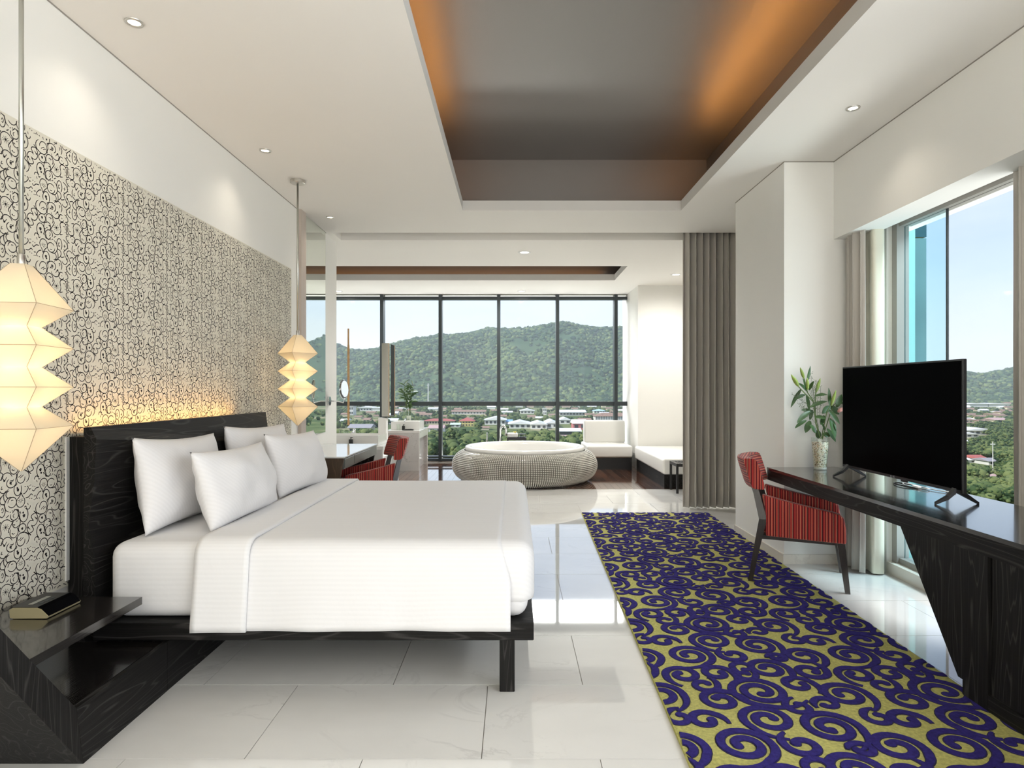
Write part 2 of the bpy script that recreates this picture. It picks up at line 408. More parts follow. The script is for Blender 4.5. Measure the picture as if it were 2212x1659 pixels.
# floor: running-bond marble tiles, then the dark timber strip floor of the bathing end
floor = struct('floor', MB().box(-5, 3.4, -3.6, 12.4, -0.25, -0.006), 'grout')
TW, TD, GAP = 0.8815, 0.578, 0.0032
tile_me = None
def tile(x0, x1, y0, y1):
    mb = MB().box(x0, x1, y0, y1, -0.006, 0.0)
    return link('marble_tile', mb, 'marble', floor)
row = 0
y = 2.306 - 9 * TD
shared = None
while y < 8.58:
    y1 = min(y + TD, 8.585)
    if y1 - y < 0.02: break
    off = -1.002 if (row % 2 == 1) else -1.002 + TW / 2
    n0 = math.floor((-2.2 - off) / TW)
    x = off + n0 * TW
    while x < 3.0:
        xa, xb = max(x, -2.2), min(x + TW, 3.05)
        if xb - xa > 0.03:
            full = (xb - xa > TW - 1e-6) and (y1 - y > TD - 1e-6)
            if full and shared is not None:
                o = shared.copy(); COL.objects.link(o); o.location = (x - shared_xy[0], y - shared_xy[1], 0)
            else:
                o = tile(xa + GAP / 2, xb - GAP / 2, y + GAP / 2, y1 - GAP / 2)
                if full: shared = o; shared_xy = (x, y)
        x += TW
    y += TD; row += 1

MT['deck'] = None
def deck_mat():
    m, N, L, b = new_mat('merbau_strip_floor'); setp(b, 0.10, 0, 0.5, 1.0, 0.025); b.inputs['Coat IOR'].default_value = 1.9
    oi = N.new('ShaderNodeObjectInfo')
    r = N.new('ShaderNodeValToRGB'); L.new(oi.outputs['Random'], r.inputs['Fac'])
    r.color_ramp.elements[0].color = (0.055, 0.018, 0.010, 1); r.color_ramp.elements[1].color = (0.24, 0.095, 0.045, 1)
    geo = N.new('ShaderNodeNewGeometry'); mp = N.new('ShaderNodeMapping'); mp.inputs['Scale'].default_value = (60, 2.5, 1); L.new(geo.outputs['Position'], mp.inputs[0])
    n = N.new('ShaderNodeTexNoise'); n.inputs['Scale'].default_value = 2; n.inputs['Detail'].default_value = 4; L.new(mp.outputs[0], n.inputs['Vector'])
    mx = N.new('ShaderNodeMix'); mx.data_type = 'RGBA'; mx.blend_type = 'MULTIPLY'; mx.inputs['Factor'].default_value = 0.6
    L.new(r.outputs[0], mx.inputs['A']); L.new(n.outputs['Fac'], mx.inputs['B']); L.new(mx.outputs['Result'], b.inputs['Base Color'])
    return m
MT['deck'] = deck_mat()
plank0 = {}
x = -4.0
k = 0
while x < 3.2:
    cuts = [8.59, 8.59 + 0.6 + 0.53 * (k * 7 % 4), 11.0 + 0.2 * (k % 3), 11.72] if k % 2 else [8.59, 9.9 + 0.31 * (k % 3), 11.72]
    for a, c in zip(cuts, cuts[1:]):
        link('plank', MB().box(x + 0.001, x + 0.0885, a + 0.001, c - 0.001, -0.006, 0.0), 'deck', floor)
    x += 0.09; k += 1

# walls
struct('wall_left', MB().box(WL - 0.16, WL, -3.6, 7.54, 0, 3.3), 'wall')
struct('wall_left.001', MB().box(-4.7, -4.55, 7.2, 12.2, 0, 3.9).box(-4.7, WL - 0.16, 7.2, 7.4, 0, 3.3), 'wall')
struct('wall_column', MB().box(2.135, 3.02, 4.9, 5.973, 0, CEIL).box(3.02, 3.3, 5.6, 5.973, 0, CEIL), 'wall')
struct('wall_right', MB().box(3.2, 3.35, 5.97, 10.7, 0, 3.9), 'wall')
struct('wall_right.001', MB().box(2.14, 3.35, 10.7, 12.2, 0, CEIL), 'wall')
struct('wall_back', MB().box(-2.3, 3.3, -3.75, -3.6, 0, 3.9), 'wall')
struct('wall_right.002', MB().box(2.80, 2.93, 4.66, 4.9, 0, 2.7), 'wall')
# boxed bulkhead over the side windows and the head above the glass
struct('trim_1', MB().box(2.527, 2.74, -3.6, 4.9, 2.562, CEIL + 0.02), 'wall')
struct('trim_2', MB().box(2.82, 3.1, -3.6, 4.9, 2.615, CEIL + 0.02), 'wall')
# low marble sill and skirtings
sill = MB().box(2.80, 3.0, -3.6, 4.66, 0.0, 0.085)
struct('trim_3', sill, 'marble_trim')
struct('baseboard_column', MB().box(2.123, 2.135, 4.888, 5.973, 0, 0.075).box(2.135, 2.80, 4.888, 4.9, 0, 0.075), 'marble_trim')
struct('baseboard_left', MB().box(WL, WL + 0.012, -3.6, 7.54, 0, 0.09), 'marble_trim')
struct('trim_4', MB().box(-4.5, 2.14, 11.72, 12.2, -0.02, 0.028), 'wall')

MT['gap_shade'] = mat('painted_shadow_gap', (0.30, 0.28, 0.25), 0.8)  # flat strip whose grey stands for the shade of a gap at the ceiling
struct('trim_6', MB().box(WL, WL + 0.002, -3.6, 7.12, CEIL - 0.007, CEIL).box(2.133, 2.135, 4.898, 5.973, CEIL - 0.007, CEIL).box(2.135, 2.527, 4.898, 4.9, CEIL - 0.006, CEIL).box(2.525, 2.527, -3.6, 4.9, CEIL - 0.007, CEIL), 'gap_shade')
# ceiling: flat slabs around two recesses and a curtain slot
T = 0.1
OX0, OX1, OY0, OY1 = -0.514, 1.681, -0.5, 6.237
c = MB()
c.box(-2.35, OX0, -3.7, 7.12, CEIL, CEIL + T)
c.box(OX1, 3.35, -3.7, 7.12, CEIL, CEIL + T)
c.box(OX0, OX1, OY1, 7.12, CEIL, CEIL + T)
c.box(OX0, OX1, -3.7, OY0, CEIL, CEIL + T)
c.box(-4.7, 3.35, 7.47, 9.03, CEIL, CEIL + T)
c.box(-4.7, -2.08, 7.12, 7.47, CEIL, CEIL + T)
c.box(1.655, 3.35, 9.03, 10.2, CEIL, CEIL + T)
c.box(-4.7, 3.35, 10.2, 12.2, CEIL, CEIL + T)
# slot box and building slab above
c.box(-2.3, 3.35, 7.08, 7.12, CEIL + T, 3.6).box(-2.3, 3.35, 7.47, 7.51, CEIL + T, 3.6).box(-2.3, 3.35, 7.08, 7.51, 3.6, 3.64)
ceiling = struct('ceiling', c, 'ceil')
struct('roof_slab', MB().box(-4.9, 3.5, -3.9, 12.3, 3.95, 4.15), 'wall')
struct('wall_facade', MB().box(-4.9, 3.5, 11.95, 12.25, CEIL + 0.02, 3.95).box(3.1, 3.4, -3.9, 4.9, CEIL, 3.95).box(-4.9, 3.4, -3.9, -3.75, 3.2, 3.95), 'wall')
def recess(x0, x1, y0, y1, z1):
    z0 = CEIL + T
    return MB().add([(x0, y0, z0), (x1, y0, z0), (x1, y1, z0), (x0, y1, z0), (x0, y0, z1), (x1, y0, z1), (x1, y1, z1), (x0, y1, z1)],
                    [(4, 5, 6, 7), (0, 4, 5, 1), (1, 5, 6, 2), (2, 6, 7, 3), (3, 7, 4, 0)])
tag(link('recess_panel', recess(-0.86, 2.02, -0.85, 6.5, 3.783), 'brown', ceiling, recalc=False), 'dark brown metallic lining of the main ceiling recess')
tag(link('recess_panel', recess(-4.3, 2.0, 8.8, 10.42, 3.62), 'brown', ceiling, recalc=False), 'brown lining of the recess over the bathtub')
# warm strips laid on the cove ledge
EL = (1.0, 0.42, 0.10)
for nm, x, en in (('cove_strip', -0.69, 12), ('cove_strip', 1.86, 18)):
    lamp(nm, 'AREA', (x, 3.0, CEIL + T + 0.02), en, EL, (R(180), 0, 0), 0.05, 6.0)
lamp('cove_strip', 'AREA', (-1.0, 10.32, CEIL + T + 0.02), 6, EL, (R(180), 0, 0), 5.0, 0.05)

# ------------------------------------------------------------------ far window wall
win = struct_root('window_1', (0, YW, 0))
mull_x = [-4.694, -3.591, -2.488, -1.387, -0.286, 0.823, 1.924]
for x in mull_x:
    link('mullion', MB().box(x - 0.031, x + 0.031, YW - 0.13, YW + 0.05, 0.03, CEIL + 0.02), 'frame', win)
zr = [(0.035, 0.075), (0.10, 0.125), (1.075, 1.157), (3.083, 3.137)]
for a, b_ in zr:
    link('transom', MB().box(-4.8, 2.14, YW - 0.10, YW + 0.04, a, b_), 'frame', win)
xs = mull_x + [2.14]
for a, b_ in zip(xs, xs[1:]):
    for z0, z1 in ((0.125, 1.075), (1.157, 3.083), (3.137, 3.2)):
        link('pane', MB().box(a + 0.02, b_ - 0.02, YW - 0.004, YW + 0.004, z0, z1), 'glass', win)

# ------------------------------------------------------------------ side windows
win2 = struct_root('window_2', (GX, 2, 0))
fr = MB().box(2.84, 2.93, 4.60, 4.66, 0.085, 2.62)
link('jamb', fr, 'frame_light', win2)
link('bottom_rail', MB().box(2.86, 2.95, -3.6, 4.60, 0.085, 0.125), 'frame_light', win2)
link('top_rail', MB().box(2.86, 2.95, -3.6, 4.60, 2.585, 2.615), 'frame_light', win2)
link('glazing_seal', MB().box(GX - 0.006, GX + 0.006, 4.144, 4.156, 0.125, 2.585), 'frame', win2)
link('pane', MB().box(GX - 0.005, GX + 0.005, 4.157, 4.60, 0.125, 2.585), 'glass_blue', win2)
link('pane', MB().box(GX - 0.005, GX + 0.005, 2.02, 4.143, 0.125, 2.585), 'glass', win2)
link('mullion', MB().box(2.86, 2.95, 1.95, 2.02, 0.125, 2.585), 'frame_light', win2)
link('pane', MB().box(GX - 0.005, GX + 0.005, -3.6, 1.95, 0.125, 2.585), 'glass', win2)
# the facade steps out beyond the jamb: a teal glazed return
fin = struct_root('wall_glazed_return', (3.5, 4.9, 0))
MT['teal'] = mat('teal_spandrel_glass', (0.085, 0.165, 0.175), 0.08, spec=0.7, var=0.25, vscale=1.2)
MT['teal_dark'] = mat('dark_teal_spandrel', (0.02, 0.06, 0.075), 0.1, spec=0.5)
MT['teal_light'] = mat('pale_teal_glass_edge', (0.22, 0.42, 0.41), 0.2, spec=0.6)
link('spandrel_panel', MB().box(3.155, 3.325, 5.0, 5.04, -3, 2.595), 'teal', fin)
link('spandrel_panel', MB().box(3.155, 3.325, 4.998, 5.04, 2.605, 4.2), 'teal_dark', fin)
link('glass_edge', MB().box(3.172, 3.225, 4.985, 4.998, -3, 4.2), 'teal_light', fin)
# ================================================================== BED END
def weld(mb, d=1e-5):
    bm = bmesh.new(); vs = [bm.verts.new(v) for v in mb.v]
    for f in mb.f:
        try: bm.faces.new([vs[i] for i in f])
        except ValueError: pass
    bmesh.ops.remove_doubles(bm, verts=bm.verts, dist=d)
    bm.verts.index_update()
    o = MB(); o.v = [tuple(v.co) for v in bm.verts]; o.f = [tuple(v.index for v in f.verts) for f in bm.faces]; bm.free(); return o

# ---- bed: platform frame, legs, folded headboard
BX0, BX1, BY0, BY1 = -1.863, 0.09, 2.80, 4.83
bed = thing('bed', (-0.9, 3.8, 0), 'low king-size bed in black stained wood with a folded headboard against the patterned wall', 'bed')
link('frame', rbox(-1.9, BX1, BY0, BY1, 0.240, 0.320, 0.004, 2), 'black_wood_x', bed)
for (xx, yy) in ((-0.065, 2.815), (-0.065, 4.735)):
    link('leg', rbox(xx, xx + 0.069, yy, yy + 0.08, 0, 0.24, 0.003, 1), 'black_wood_z', bed)
link('base_plinth', MB().box(-2.13, -1.579, 2.828, 4.86, 0.0, 0.222), 'black_wood', bed)
link('light_block', MB().box(-1.575, -0.35, 3.55, 4.80, 0.0, 0.238), 'black_plastic', bed)  # unseen box added to block far light and darken the floor under the bed
# headboard: front face folded along a falling crease and a low crease
def headboard():
    mb = MB(); ya, yb = 2.833, 4.83
    A = [(-1.932, 1.20), (-1.906, 1.145), (-1.916, 0.95), (-1.943, 0.768), (-1.916, 0.60), (-1.905, 0.222)]
    B = [(-1.932, 1.20), (-1.902, 0.97), (-1.916, 0.88), (-1.943, 0.768), (-1.916, 0.60), (-1.905, 0.222)]
    n = len(A)
    vs = [(x, ya, z) for x, z in A] + [(x, yb, z) for x, z in B] + [(-1.965, ya, 1.20), (-1.965, ya, 0.222), (-1.965, yb, 1.20), (-1.965, yb, 0.222)]
    fs = [(i, i + 1, n + i + 1, n + i) for i in range(n - 1)]
    fs += [tuple(range(n)) + (2 * n + 1, 2 * n), tuple(range(n, 2 * n))[::-1] + (2 * n + 2, 2 * n + 3), (0, n, 2 * n + 2, 2 * n), (2 * n, 2 * n + 2, 2 * n + 3, 2 * n + 1), (n - 1, 2 * n + 1, 2 * n + 3, 2 * n - 1)]
    return mb.add(vs, fs)
link('headboard', headboard(), 'black_wood', bed)
link('headboard_backing', MB().box(-2.137, -1.966, 2.975, 4.72, 0.222, 1.146), 'black_wood_z', bed)
lamp('headboard_strip', 'AREA', (-2.06, 3.85, 1.155), 3.2, (1.0, 0.55, 0.18), (R(180), 0, 0), 0.05, 1.7)

# ---- mattress
matt = link('mattress', rbox(-1.863, 0.065, 2.835, 4.815, 0.321, 0.668, 0.065, 5), 'linen', smooth=True)
tag(matt, 'thick white mattress in a fitted sheet on the black bed frame', 'mattress')

# ---- top sheet: tucked round the foot, hanging free on the near side, turned down at the head
SX0, SXT = -1.446, -1.20
def path(d, zlow):
    """section across the bed (y, z) starting low on the far side, over the top, down the near side"""
    y0, y1, zt, r = 2.822 - d, 4.825 + d, 0.676 + d, 0.085
    p = [(y1, 0.38), (y1, 0.5), (y1, zt - r)]
    for k in range(1, 7):
        a = k / 6 * PI / 2; p.append((y1 - r + r * math.cos(a), zt - r + r * math.sin(a)))
    for k in range(1, 24):
        t = k / 24; p.append((y1 - r + (y0 + r - y1 + r) * t, zt))
    for k in range(0, 7):
        a = PI / 2 + k / 6 * PI / 2; p.append((y0 + r + r * math.cos(a), zt - r + r * math.sin(a)))
    for k in range(1, 13):
        t = k / 12; p.append((y0 - 0.034 * min(1, t * 1.1), zt - r + (zlow - zt + r) * t))
    return p
def cloth(x0, x1, d, zlow, nx, wr, seed, xedge=None):
    P = path(d, zlow); mb = MB(); n = len(P)
    vs = []
    for i in range(nx + 1):
        x = x0 + (x1 - x0) * i / nx
        for j, (y, z) in enumerate(P):
            xx = x
            if xedge: xx = x0 + (xedge(z, j, n) - x0) * i / nx
            w = mnoise.noise(Vector((xx * 1.6 + seed, y * 1.3, z * 2))) * wr
            hang = max(0, (0.58 - z)) if y < 3 else 0
            w2 = (math.sin(xx * 9 + seed) * 0.5 + math.sin(xx * 21 + 2) * 0.25) * 0.012 * hang / 0.3
            vs.append((xx, y - w2 - (w if y < 2.9 else 0) * 0.6, z + (w if z > 0.6 else 0)))
    fs = [(i * n + j, (i + 1) * n + j, (i + 1) * n + j + 1, i * n + j + 1) for i in range(nx) for j in range(n - 1)]
    return mb.add(vs, fs)
def thick(o, t):
    m = o.modifiers.new('thickness', 'SOLIDIFY'); m.thickness = t; m.offset = 0; return o
sheet = thing('bed_sheet', (-0.6, 3.8, 0.676), 'white top sheet spread over the mattress, hanging down the long side', 'sheet')
foot = rbox(-0.35, 0.096, 2.824, 4.826, 0.345, 0.6755, 0.085, 6)
foot.v = [(x, y, z) if z > 0.40 else (x - max(0, x - 0.02) * 0.25, y + (0.02 if y < 3 else -0.02), z) for x, y, z in foot.v]
foot.f = [f for f in foot.f if not (all(foot.v[i][2] < 0.40 for i in f) and max(foot.v[i][0] for i in f) - min(foot.v[i][0] for i in f) > 0.15) and not all(foot.v[i][0] < -0.26 for i in f)]
link('tucked_foot', foot, 'linen', sheet, smooth=True)
def right_edge(z, j, n):
    if j < n - 18: return -0.06
    t = min(1, max(0, (0.668 - z) / 0.2)); return -0.06 + 0.05 * min(1, t * 1.2) - 0.005 * t
o = link('cover', cloth(SX0 + 0.02, -0.01, 0.002, 0.288, 60, 0.004, 3.0, right_edge), 'linen', sheet, smooth=True); thick(o, 0.004)
o = link('turned_down_hem', cloth(SX0, SXT, 0.012, 0.287, 10, 0.003, 9.0), 'linen', sheet, smooth=True); thick(o, 0.012)

# ---- pillows
def pillow_mesh(w, h, t, seed):
    def P(s):
        def fn(u, v):
            a, b = 2 * u - 1, 2 * v - 1
            a = math.copysign(abs(a) ** 0.8, a); b = math.copysign(abs(b) ** 0.8, b)
            x = a * w / 2 * (1 - 0.075 * (1 - b * b)); z = b * h / 2 * (1 - 0.09 * (1 - a * a))
            th = t / 2 * (max(0, 1 - abs(a) ** 2.6) * max(0, 1 - abs(b) ** 2.6)) ** 0.62
            n_ = mnoise.noise(Vector((a * 1.8 + seed, b * 1.8, s))) * 0.030 * (1 - a ** 4) * (1 - b ** 4) + mnoise.noise(Vector((a * 5 + seed, b * 3.5, s))) * 0.008 * (1 - a ** 6) * (1 - b ** 6)
            return (s * (th + n_), x, z)
        return fn
    mb = MB(); mb.grid(P(1), 33, 25); mb.grid(P(-1), 33, 25)
    return weld(mb, 1e-4)
def pillow(label, cx, cy, zb, w, h, t, lean, yaw, roll, seed):
    mb = pillow_mesh(w, h, t, seed)
    o = link('pillow', mb, 'pillow', smooth=True)
    o.rotation_mode = 'XYZ'
    o.matrix_world = Matrix.Translation((cx, cy, zb)) @ Matrix.Rotation(R(yaw), 4, 'Z') @ Matrix.Rotation(-R(lean), 4, 'Y') @ Matrix.Rotation(R(roll), 4, 'X') @ Matrix.Translation((0, 0, h / 2))
    tag(o, label, 'pillow', 'white pillows propped on the bed')
pillow('white pillow leaning on the headboard at the nightstand end, behind another', -1.775, 3.40, 0.655, 0.90, 0.475, 0.24, 9, 3, -2.5, 1.3)
pillow('white pillow in the front row next to the nightstand end of the bed', -1.475, 3.45, 0.658, 0.88, 0.415, 0.24, 15, 1, -1.5, 4.1)
pillow('white pillow leaning on the headboard at the window end, mostly hidden', -1.765, 4.42, 0.655, 0.94, 0.475, 0.24, 9, -2, -2, 7.7)
pillow('white pillow in the front row at the window end of the bed', -1.475, 4.39, 0.658, 0.84, 0.43, 0.24, 15, -3, -2, 2.9)

# ---- nightstand
ns = thing('nightstand', (-1.85, 2.5, 0), 'black wooden bedside unit with a slanting end board and an open lower shelf', 'nightstand')
link('plinth', MB().prism([(2.276, 0), (2.826, 0), (2.826, 0.222), (2.240, 0.222)], 'X', -2.13, -1.579), 'black_wood', ns)
link('shelf_top', MB().box(-2.125, -1.60, 2.262, 2.82, 0.222, 0.2245), 'black_gloss', ns)
link('slanting_end', MB().prism([(2.275, 0), (2.239, 0.222), (1.845, 0.714), (1.740, 0.714)], 'X', -2.13, -1.579), 'black_wood_z', ns)
link('top', MB().prism([(2.049, 0.459), (2.076, 0.426), (2.737, 0.426), (2.737, 0.459)], 'X', -2.13, -1.640), 'black_gloss', ns)
link('back_panel', MB().box(-2.13, -2.112, 2.262, 2.737, 0.2245, 0.426), 'black_wood', ns)

# ---- alarm clock
ck = thing('alarm_clock', (-1.93, 2.55, 0.459), 'small black and champagne alarm clock on the black nightstand', 'clock')
prof = [(-2.005, 0.464), (-2.008, 0.496), (-1.995, 0.5035), (-1.90, 0.5035), (-1.882, 0.498), (-1.853, 0.470), (-1.858, 0.462), (-1.99, 0.461)]
link('case', MB().prism(prof, 'Y', 2.468, 2.655), 'cream_plastic', ck)
link('top_face', MB().prism([(-2.003, 0.5030), (-1.899, 0.5037), (-1.899, 0.5055), (-2.003, 0.5055)], 'Y', 2.4715, 2.6515), 'black_plastic', ck)
link('front_face', MB().prism([(-1.898, 0.5035), (-1.882, 0.4980), (-1.8545, 0.4700), (-1.8515, 0.4715), (-1.8795, 0.5005), (-1.897, 0.5055)], 'Y', 2.4715, 2.6515), 'screen', ck)
link('bar_button', rbox(-1.958, -1.938, 2.50, 2.60, 0.5055, 0.5075, 0.0008, 1), 'steel', ck)
for k in range(3):
    link('button', rbox(-1.925, -1.912, 2.51 + 0.03 * k, 2.53 + 0.03 * k, 0.5055, 0.507, 0.0008, 1), 'frame', ck)
for a in (2.49, 2.63):
    link('foot', MB().box(-1.98, -1.90, a - 0.012, a + 0.012, 0.459, 0.4615), 'black_plastic', ck)
cord = MB().tube([(-1.99, 2.65, 0.467), (-2.02, 2.69, 0.466), (-2.05, 2.66, 0.464), (-2.06, 2.60, 0.463), (-2.08, 2.66, 0.463), (-2.09, 2.73, 0.463)], 0.003, 6)
link('power_cord', cord, 'black_plastic', ck, smooth=True)

struct('trim_5', MB().box(WL, -2.130, 2.954, 2.974, 0.461, 1.146), 'white_plastic')
# ------------------------------------------------------------------ patterned wallpaper panel
WPX = WL + 0.018
wp = link('wallpaper_panel', MB().box(WL + 0.0015, WPX, -1.2, 5.96, 0.434, 2.535), mat('cream_wallpaper', (0.72, 0.685, 0.58), 0.55, spec=0.3))
tag(wp, 'wide cream wall panel printed with black scrolls and flowers behind the bed', 'wall panel')
def stroke(mb, pts, w):
    """flat printed line in the wall plane; pts are (y, z) metres"""
    n = len(pts); L = []
    for i, p in enumerate(pts):
        a, b = pts[max(0, i - 1)], pts[min(n - 1, i + 1)]
        dx, dz = b[0] - a[0], b[1] - a[1]; l = math.hypot(dx, dz) or 1
        e = w / 2 * (0.55 if i in (0, n - 1) else 1)
        L.append((p[0] - dz / l * e, p[1] + dx / l * e)); L.append((p[0] + dz / l * e, p[1] - dx / l * e))
    x = WPX + 0.0006
    mb.add([(x, a, b) for a, b in L], [(2 * i, 2 * i + 1, 2 * i + 3, 2 * i + 2) for i in range(n - 1)])
def arc(cx, cy, rx, ry, a0, a1):
    n = max(5, int(abs(a1 - a0) / 24))
    return [(cx + rx * math.cos(R(a0 + (a1 - a0) * k / n)), cy + ry * math.sin(R(a0 + (a1 - a0) * k / n))) for k in range(n + 1)]
def curve(*p):
    out = []
    q = [p[0]] + list(p) + [p[-1]]
    for i in range(1, len(q) - 2):
        for k in range(4):
            t = k / 4; t2 = t * t; t3 = t2 * t
            out.append(tuple(0.5 * (2 * q[i][d] + (q[i + 1][d] - q[i - 1][d]) * t + (2 * q[i - 1][d] - 5 * q[i][d] + 4 * q[i + 1][d] - q[i + 2][d]) * t2 + (3 * q[i][d] - q[i - 1][d] - 3 * q[i + 1][d] + q[i + 2][d]) * t3) for d in (0, 1)))
    return out + [p[-1]]
big = [arc(460, 150, 52, 66, 130, 410), curve((427, 200), (443, 232), (450, 262)), curve((494, 192), (468, 228), (452, 258)),
       arc(562, 165, 52, 62, 0, 330), arc(585, 145, 68, 88, -75, 112), arc(680, 92, 38, 78, 100, 420), curve((650, 160), (690, 170), (705, 210), (690, 250), (660, 280)),
       arc(495, 310, 46, 78, 150, 400), curve((528, 358), (508, 372), (510, 395)), arc(590, 268, 46, 46, -85, 80), arc(618, 250, 44, 72, -70, 75),
       arc(430, 450, 76, 84, 80, 238), arc(456, 440, 50, 64, 170, 385), curve((502, 465), (498, 500), (470, 532), (440, 533)),
       arc(572, 400, 56, 58, 150, 420), curve((523, 430), (508, 470), (512, 500)), arc(660, 372, 58, 80, 205, 400), arc(625, 455, 64, 76, -5, 165),
       arc(708, 500, 40, 46, 20, 300), arc(440, 590, 46, 54, -60, 285), arc(540, 568, 50, 68, 130, 400), curve((508, 620), (470, 640), (465, 700), (490, 715)),
       arc(512, 668, 46, 54, -95, 60), arc(635, 665, 66, 76, -20, 150), curve((697, 640), (690, 590), (700, 560), (725, 545)), curve((578, 704), (555, 700), (570, 670), (605, 605), (600, 575)),
       arc(420, 745, 52, 86, 110, 400), curve((462, 690), (480, 740), (490, 800), (500, 838)), arc(535, 765, 48, 54, 165, 390), curve((490, 775), (500, 820), (530, 835), (560, 800)),
       curve((700, 560), (740, 548), (770, 560), (800, 545), (802, 590), (800, 640), (820, 670)), curve((735, 10), (780, 40), (800, 95), (770, 140), (745, 170), (760, 215), (810, 290)),
       arc(755, 285, 42, 50, 0, 160), curve((755, 235), (710, 255), (700, 240)), arc(365, 75, 26, 36, 170, 350), curve((390, 70), (400, 85), (415, 72)),
       arc(330, 575, 52, 82, -75, 130), curve((300, 650), (325, 690), (318, 720), (280, 735)), curve((820, 700), (780, 720), (790, 770), (830, 800)),
       curve((400, 185), (360, 190), (330, 220), (310, 200)), curve((380, 330), (365, 300), (400, 250), (430, 240)), curve((350, 490), (330, 470), (360, 500), (400, 520))]
fine = [curve((450, 10), (475, 25), (490, 70)), arc(562, 182, 14, 10, 20, 160), arc(675, 95, 10, 26, 0, 330), curve((470, 440), (440, 460), (425, 475)), curve((492, 455), (470, 462), (452, 480)),
        curve((565, 380), (592, 400), (560, 420), (545, 440)), curve((545, 420), (580, 430), (590, 400)), curve((670, 350), (690, 345), (680, 380)), curve((650, 430), (640, 455), (625, 480)), curve((655, 430), (662, 455), (672, 470)),
        curve((530, 550), (555, 545)), curve((525, 650), (550, 662)), curve((495, 695), (515, 690)), curve((540, 740), (552, 768), (535, 790)), curve((610, 775), (635, 765)), curve((600, 20), (620, 12)),
        curve((740, 95), (770, 92)), curve((755, 70), (756, 120)), curve((740, 140), (765, 150)), curve((775, 350), (790, 400), (775, 450)), curve((760, 590), (770, 640)), curve((735, 600), (755, 595)),
        curve((365, 90), (375, 120)), curve((330, 280), (350, 290), (345, 270)), curve((340, 545), (365, 575)), curve((690, 725), (730, 710)), curve((395, 320), (412, 330)), curve((710, 495), (722, 502))]
dots = [(510, 830, 9), (535, 832, 9), (560, 828, 8), (585, 818, 8), (440, 583, 17), (492, 300, 20), (500, 325, 13), (418, 735, 22), (428, 775, 14), (560, 555, 10), (540, 655, 10), (655, 440, 14), (795, 210, 15), (365, 575, 13),
        (765, 670, 7), (700, 720, 11), (778, 470, 7), (780, 395, 7), (335, 330, 7), (355, 325, 7), (320, 160, 7), (345, 168, 7), (575, 400, 12)]
for cx_, cy_, r0, r1, n_ in ((460, 165, 8, 32, 8), (638, 650, 14, 42, 9)):
    for k in range(n_):
        a = 2 * PI * k / n_ + 0.2; fine.append([(cx_ + r0 * math.cos(a), cy_ + r0 * math.sin(a)), (cx_ + r1 * math.cos(a), cy_ + r1 * math.sin(a))])
dots.append((638, 650, 15))
PYc, PZc = 0.427, 0.272
SYc, SZc = PYc / 960.0, PZc / 765.0
tilemb = MB()
for rot in (0, 1):
    tr = (lambda p: (625 - p[0], 470 - p[1])) if rot else (lambda p: p)
    for S, w in ((big, 0.0040), (fine, 0.0031)):
        for st in S:
            stroke(tilemb, [(lambda q: (q[0] * SYc, -q[1] * SZc))(tr(p)) for p in st], w)
    for x_, y_, r_ in dots:
        q = tr((x_, y_)); n_ = 7
        tilemb.add([(WPX + 0.0006, q[0] * SYc + r_ * 0.00036 * math.cos(2 * PI * k / n_) * (0.8 + 0.4 * (k % 2)), -q[1] * SZc + r_ * 0.00036 * math.sin(2 * PI * k / n_)) for k in range(n_)], [tuple(range(n_))])
tv = np.array(tilemb.v); allv = []; allf = []
ya, yb, za, zb = 0.6, 5.955, 0.44, 2.53
j0 = -1
Y0t = 2.595 + 0.02; Z0t = 1.37 - (1020 - 843) * 2.80 / 1340
base_n = 0
for iy in range(-6, 9):
    for iz in range(-4, 8):
        v = tv + np.array([0, Y0t + iy * PYc, Z0t + iz * PZc])
        ok = (v[:, 1] > ya) & (v[:, 1] < yb) & (v[:, 2] > za) & (v[:, 2] < zb)
        if not ok.any(): continue
        fl = [f for f in tilemb.f if all(ok[i] for i in f)]
        if not fl: continue
        allv.append(v); allf += [tuple(i + base_n for i in f) for f in fl]; base_n += len(v)
pm = MB(); pm.v = [tuple(p) for p in np.concatenate(allv)]; pm.f = allf
pr = link('printed_scrolls', pm, mat('black_print', (0.018, 0.015, 0.017), 0.6), wp, recalc=False); pr['kind'] = 'stuff'

# ------------------------------------------------------------------ pendant lamps
def shade_mat():
    m = bpy.data.materials.new('parchment_shade'); m.use_nodes = True
    N = m.node_tree.nodes; L = m.node_tree.links; N.clear()
    d = N.new('ShaderNodeBsdfDiffuse'); d.inputs['Color'].default_value = (0.84, 0.78, 0.66, 1)
    t = N.new('ShaderNodeBsdfTranslucent'); t.inputs['Color'].default_value = (0.94, 0.86, 0.68, 1)
    mx = N.new('ShaderNodeMixShader'); mx.inputs[0].default_value = 0.45
    L.new(d.outputs[0], mx.inputs[1]); L.new(t.outputs[0], mx.inputs[2])
    o = N.new('ShaderNodeOutputMaterial'); L.new(mx.outputs[0], o.inputs[0]); return m
MT['shade'] = shade_mat()
MT['seam'] = mat('shade_seam', (0.45, 0.36, 0.24), 0.7)
MT['bulb'] = emit_mat('warm_bulb', (1.0, 0.62, 0.25), 6.0)
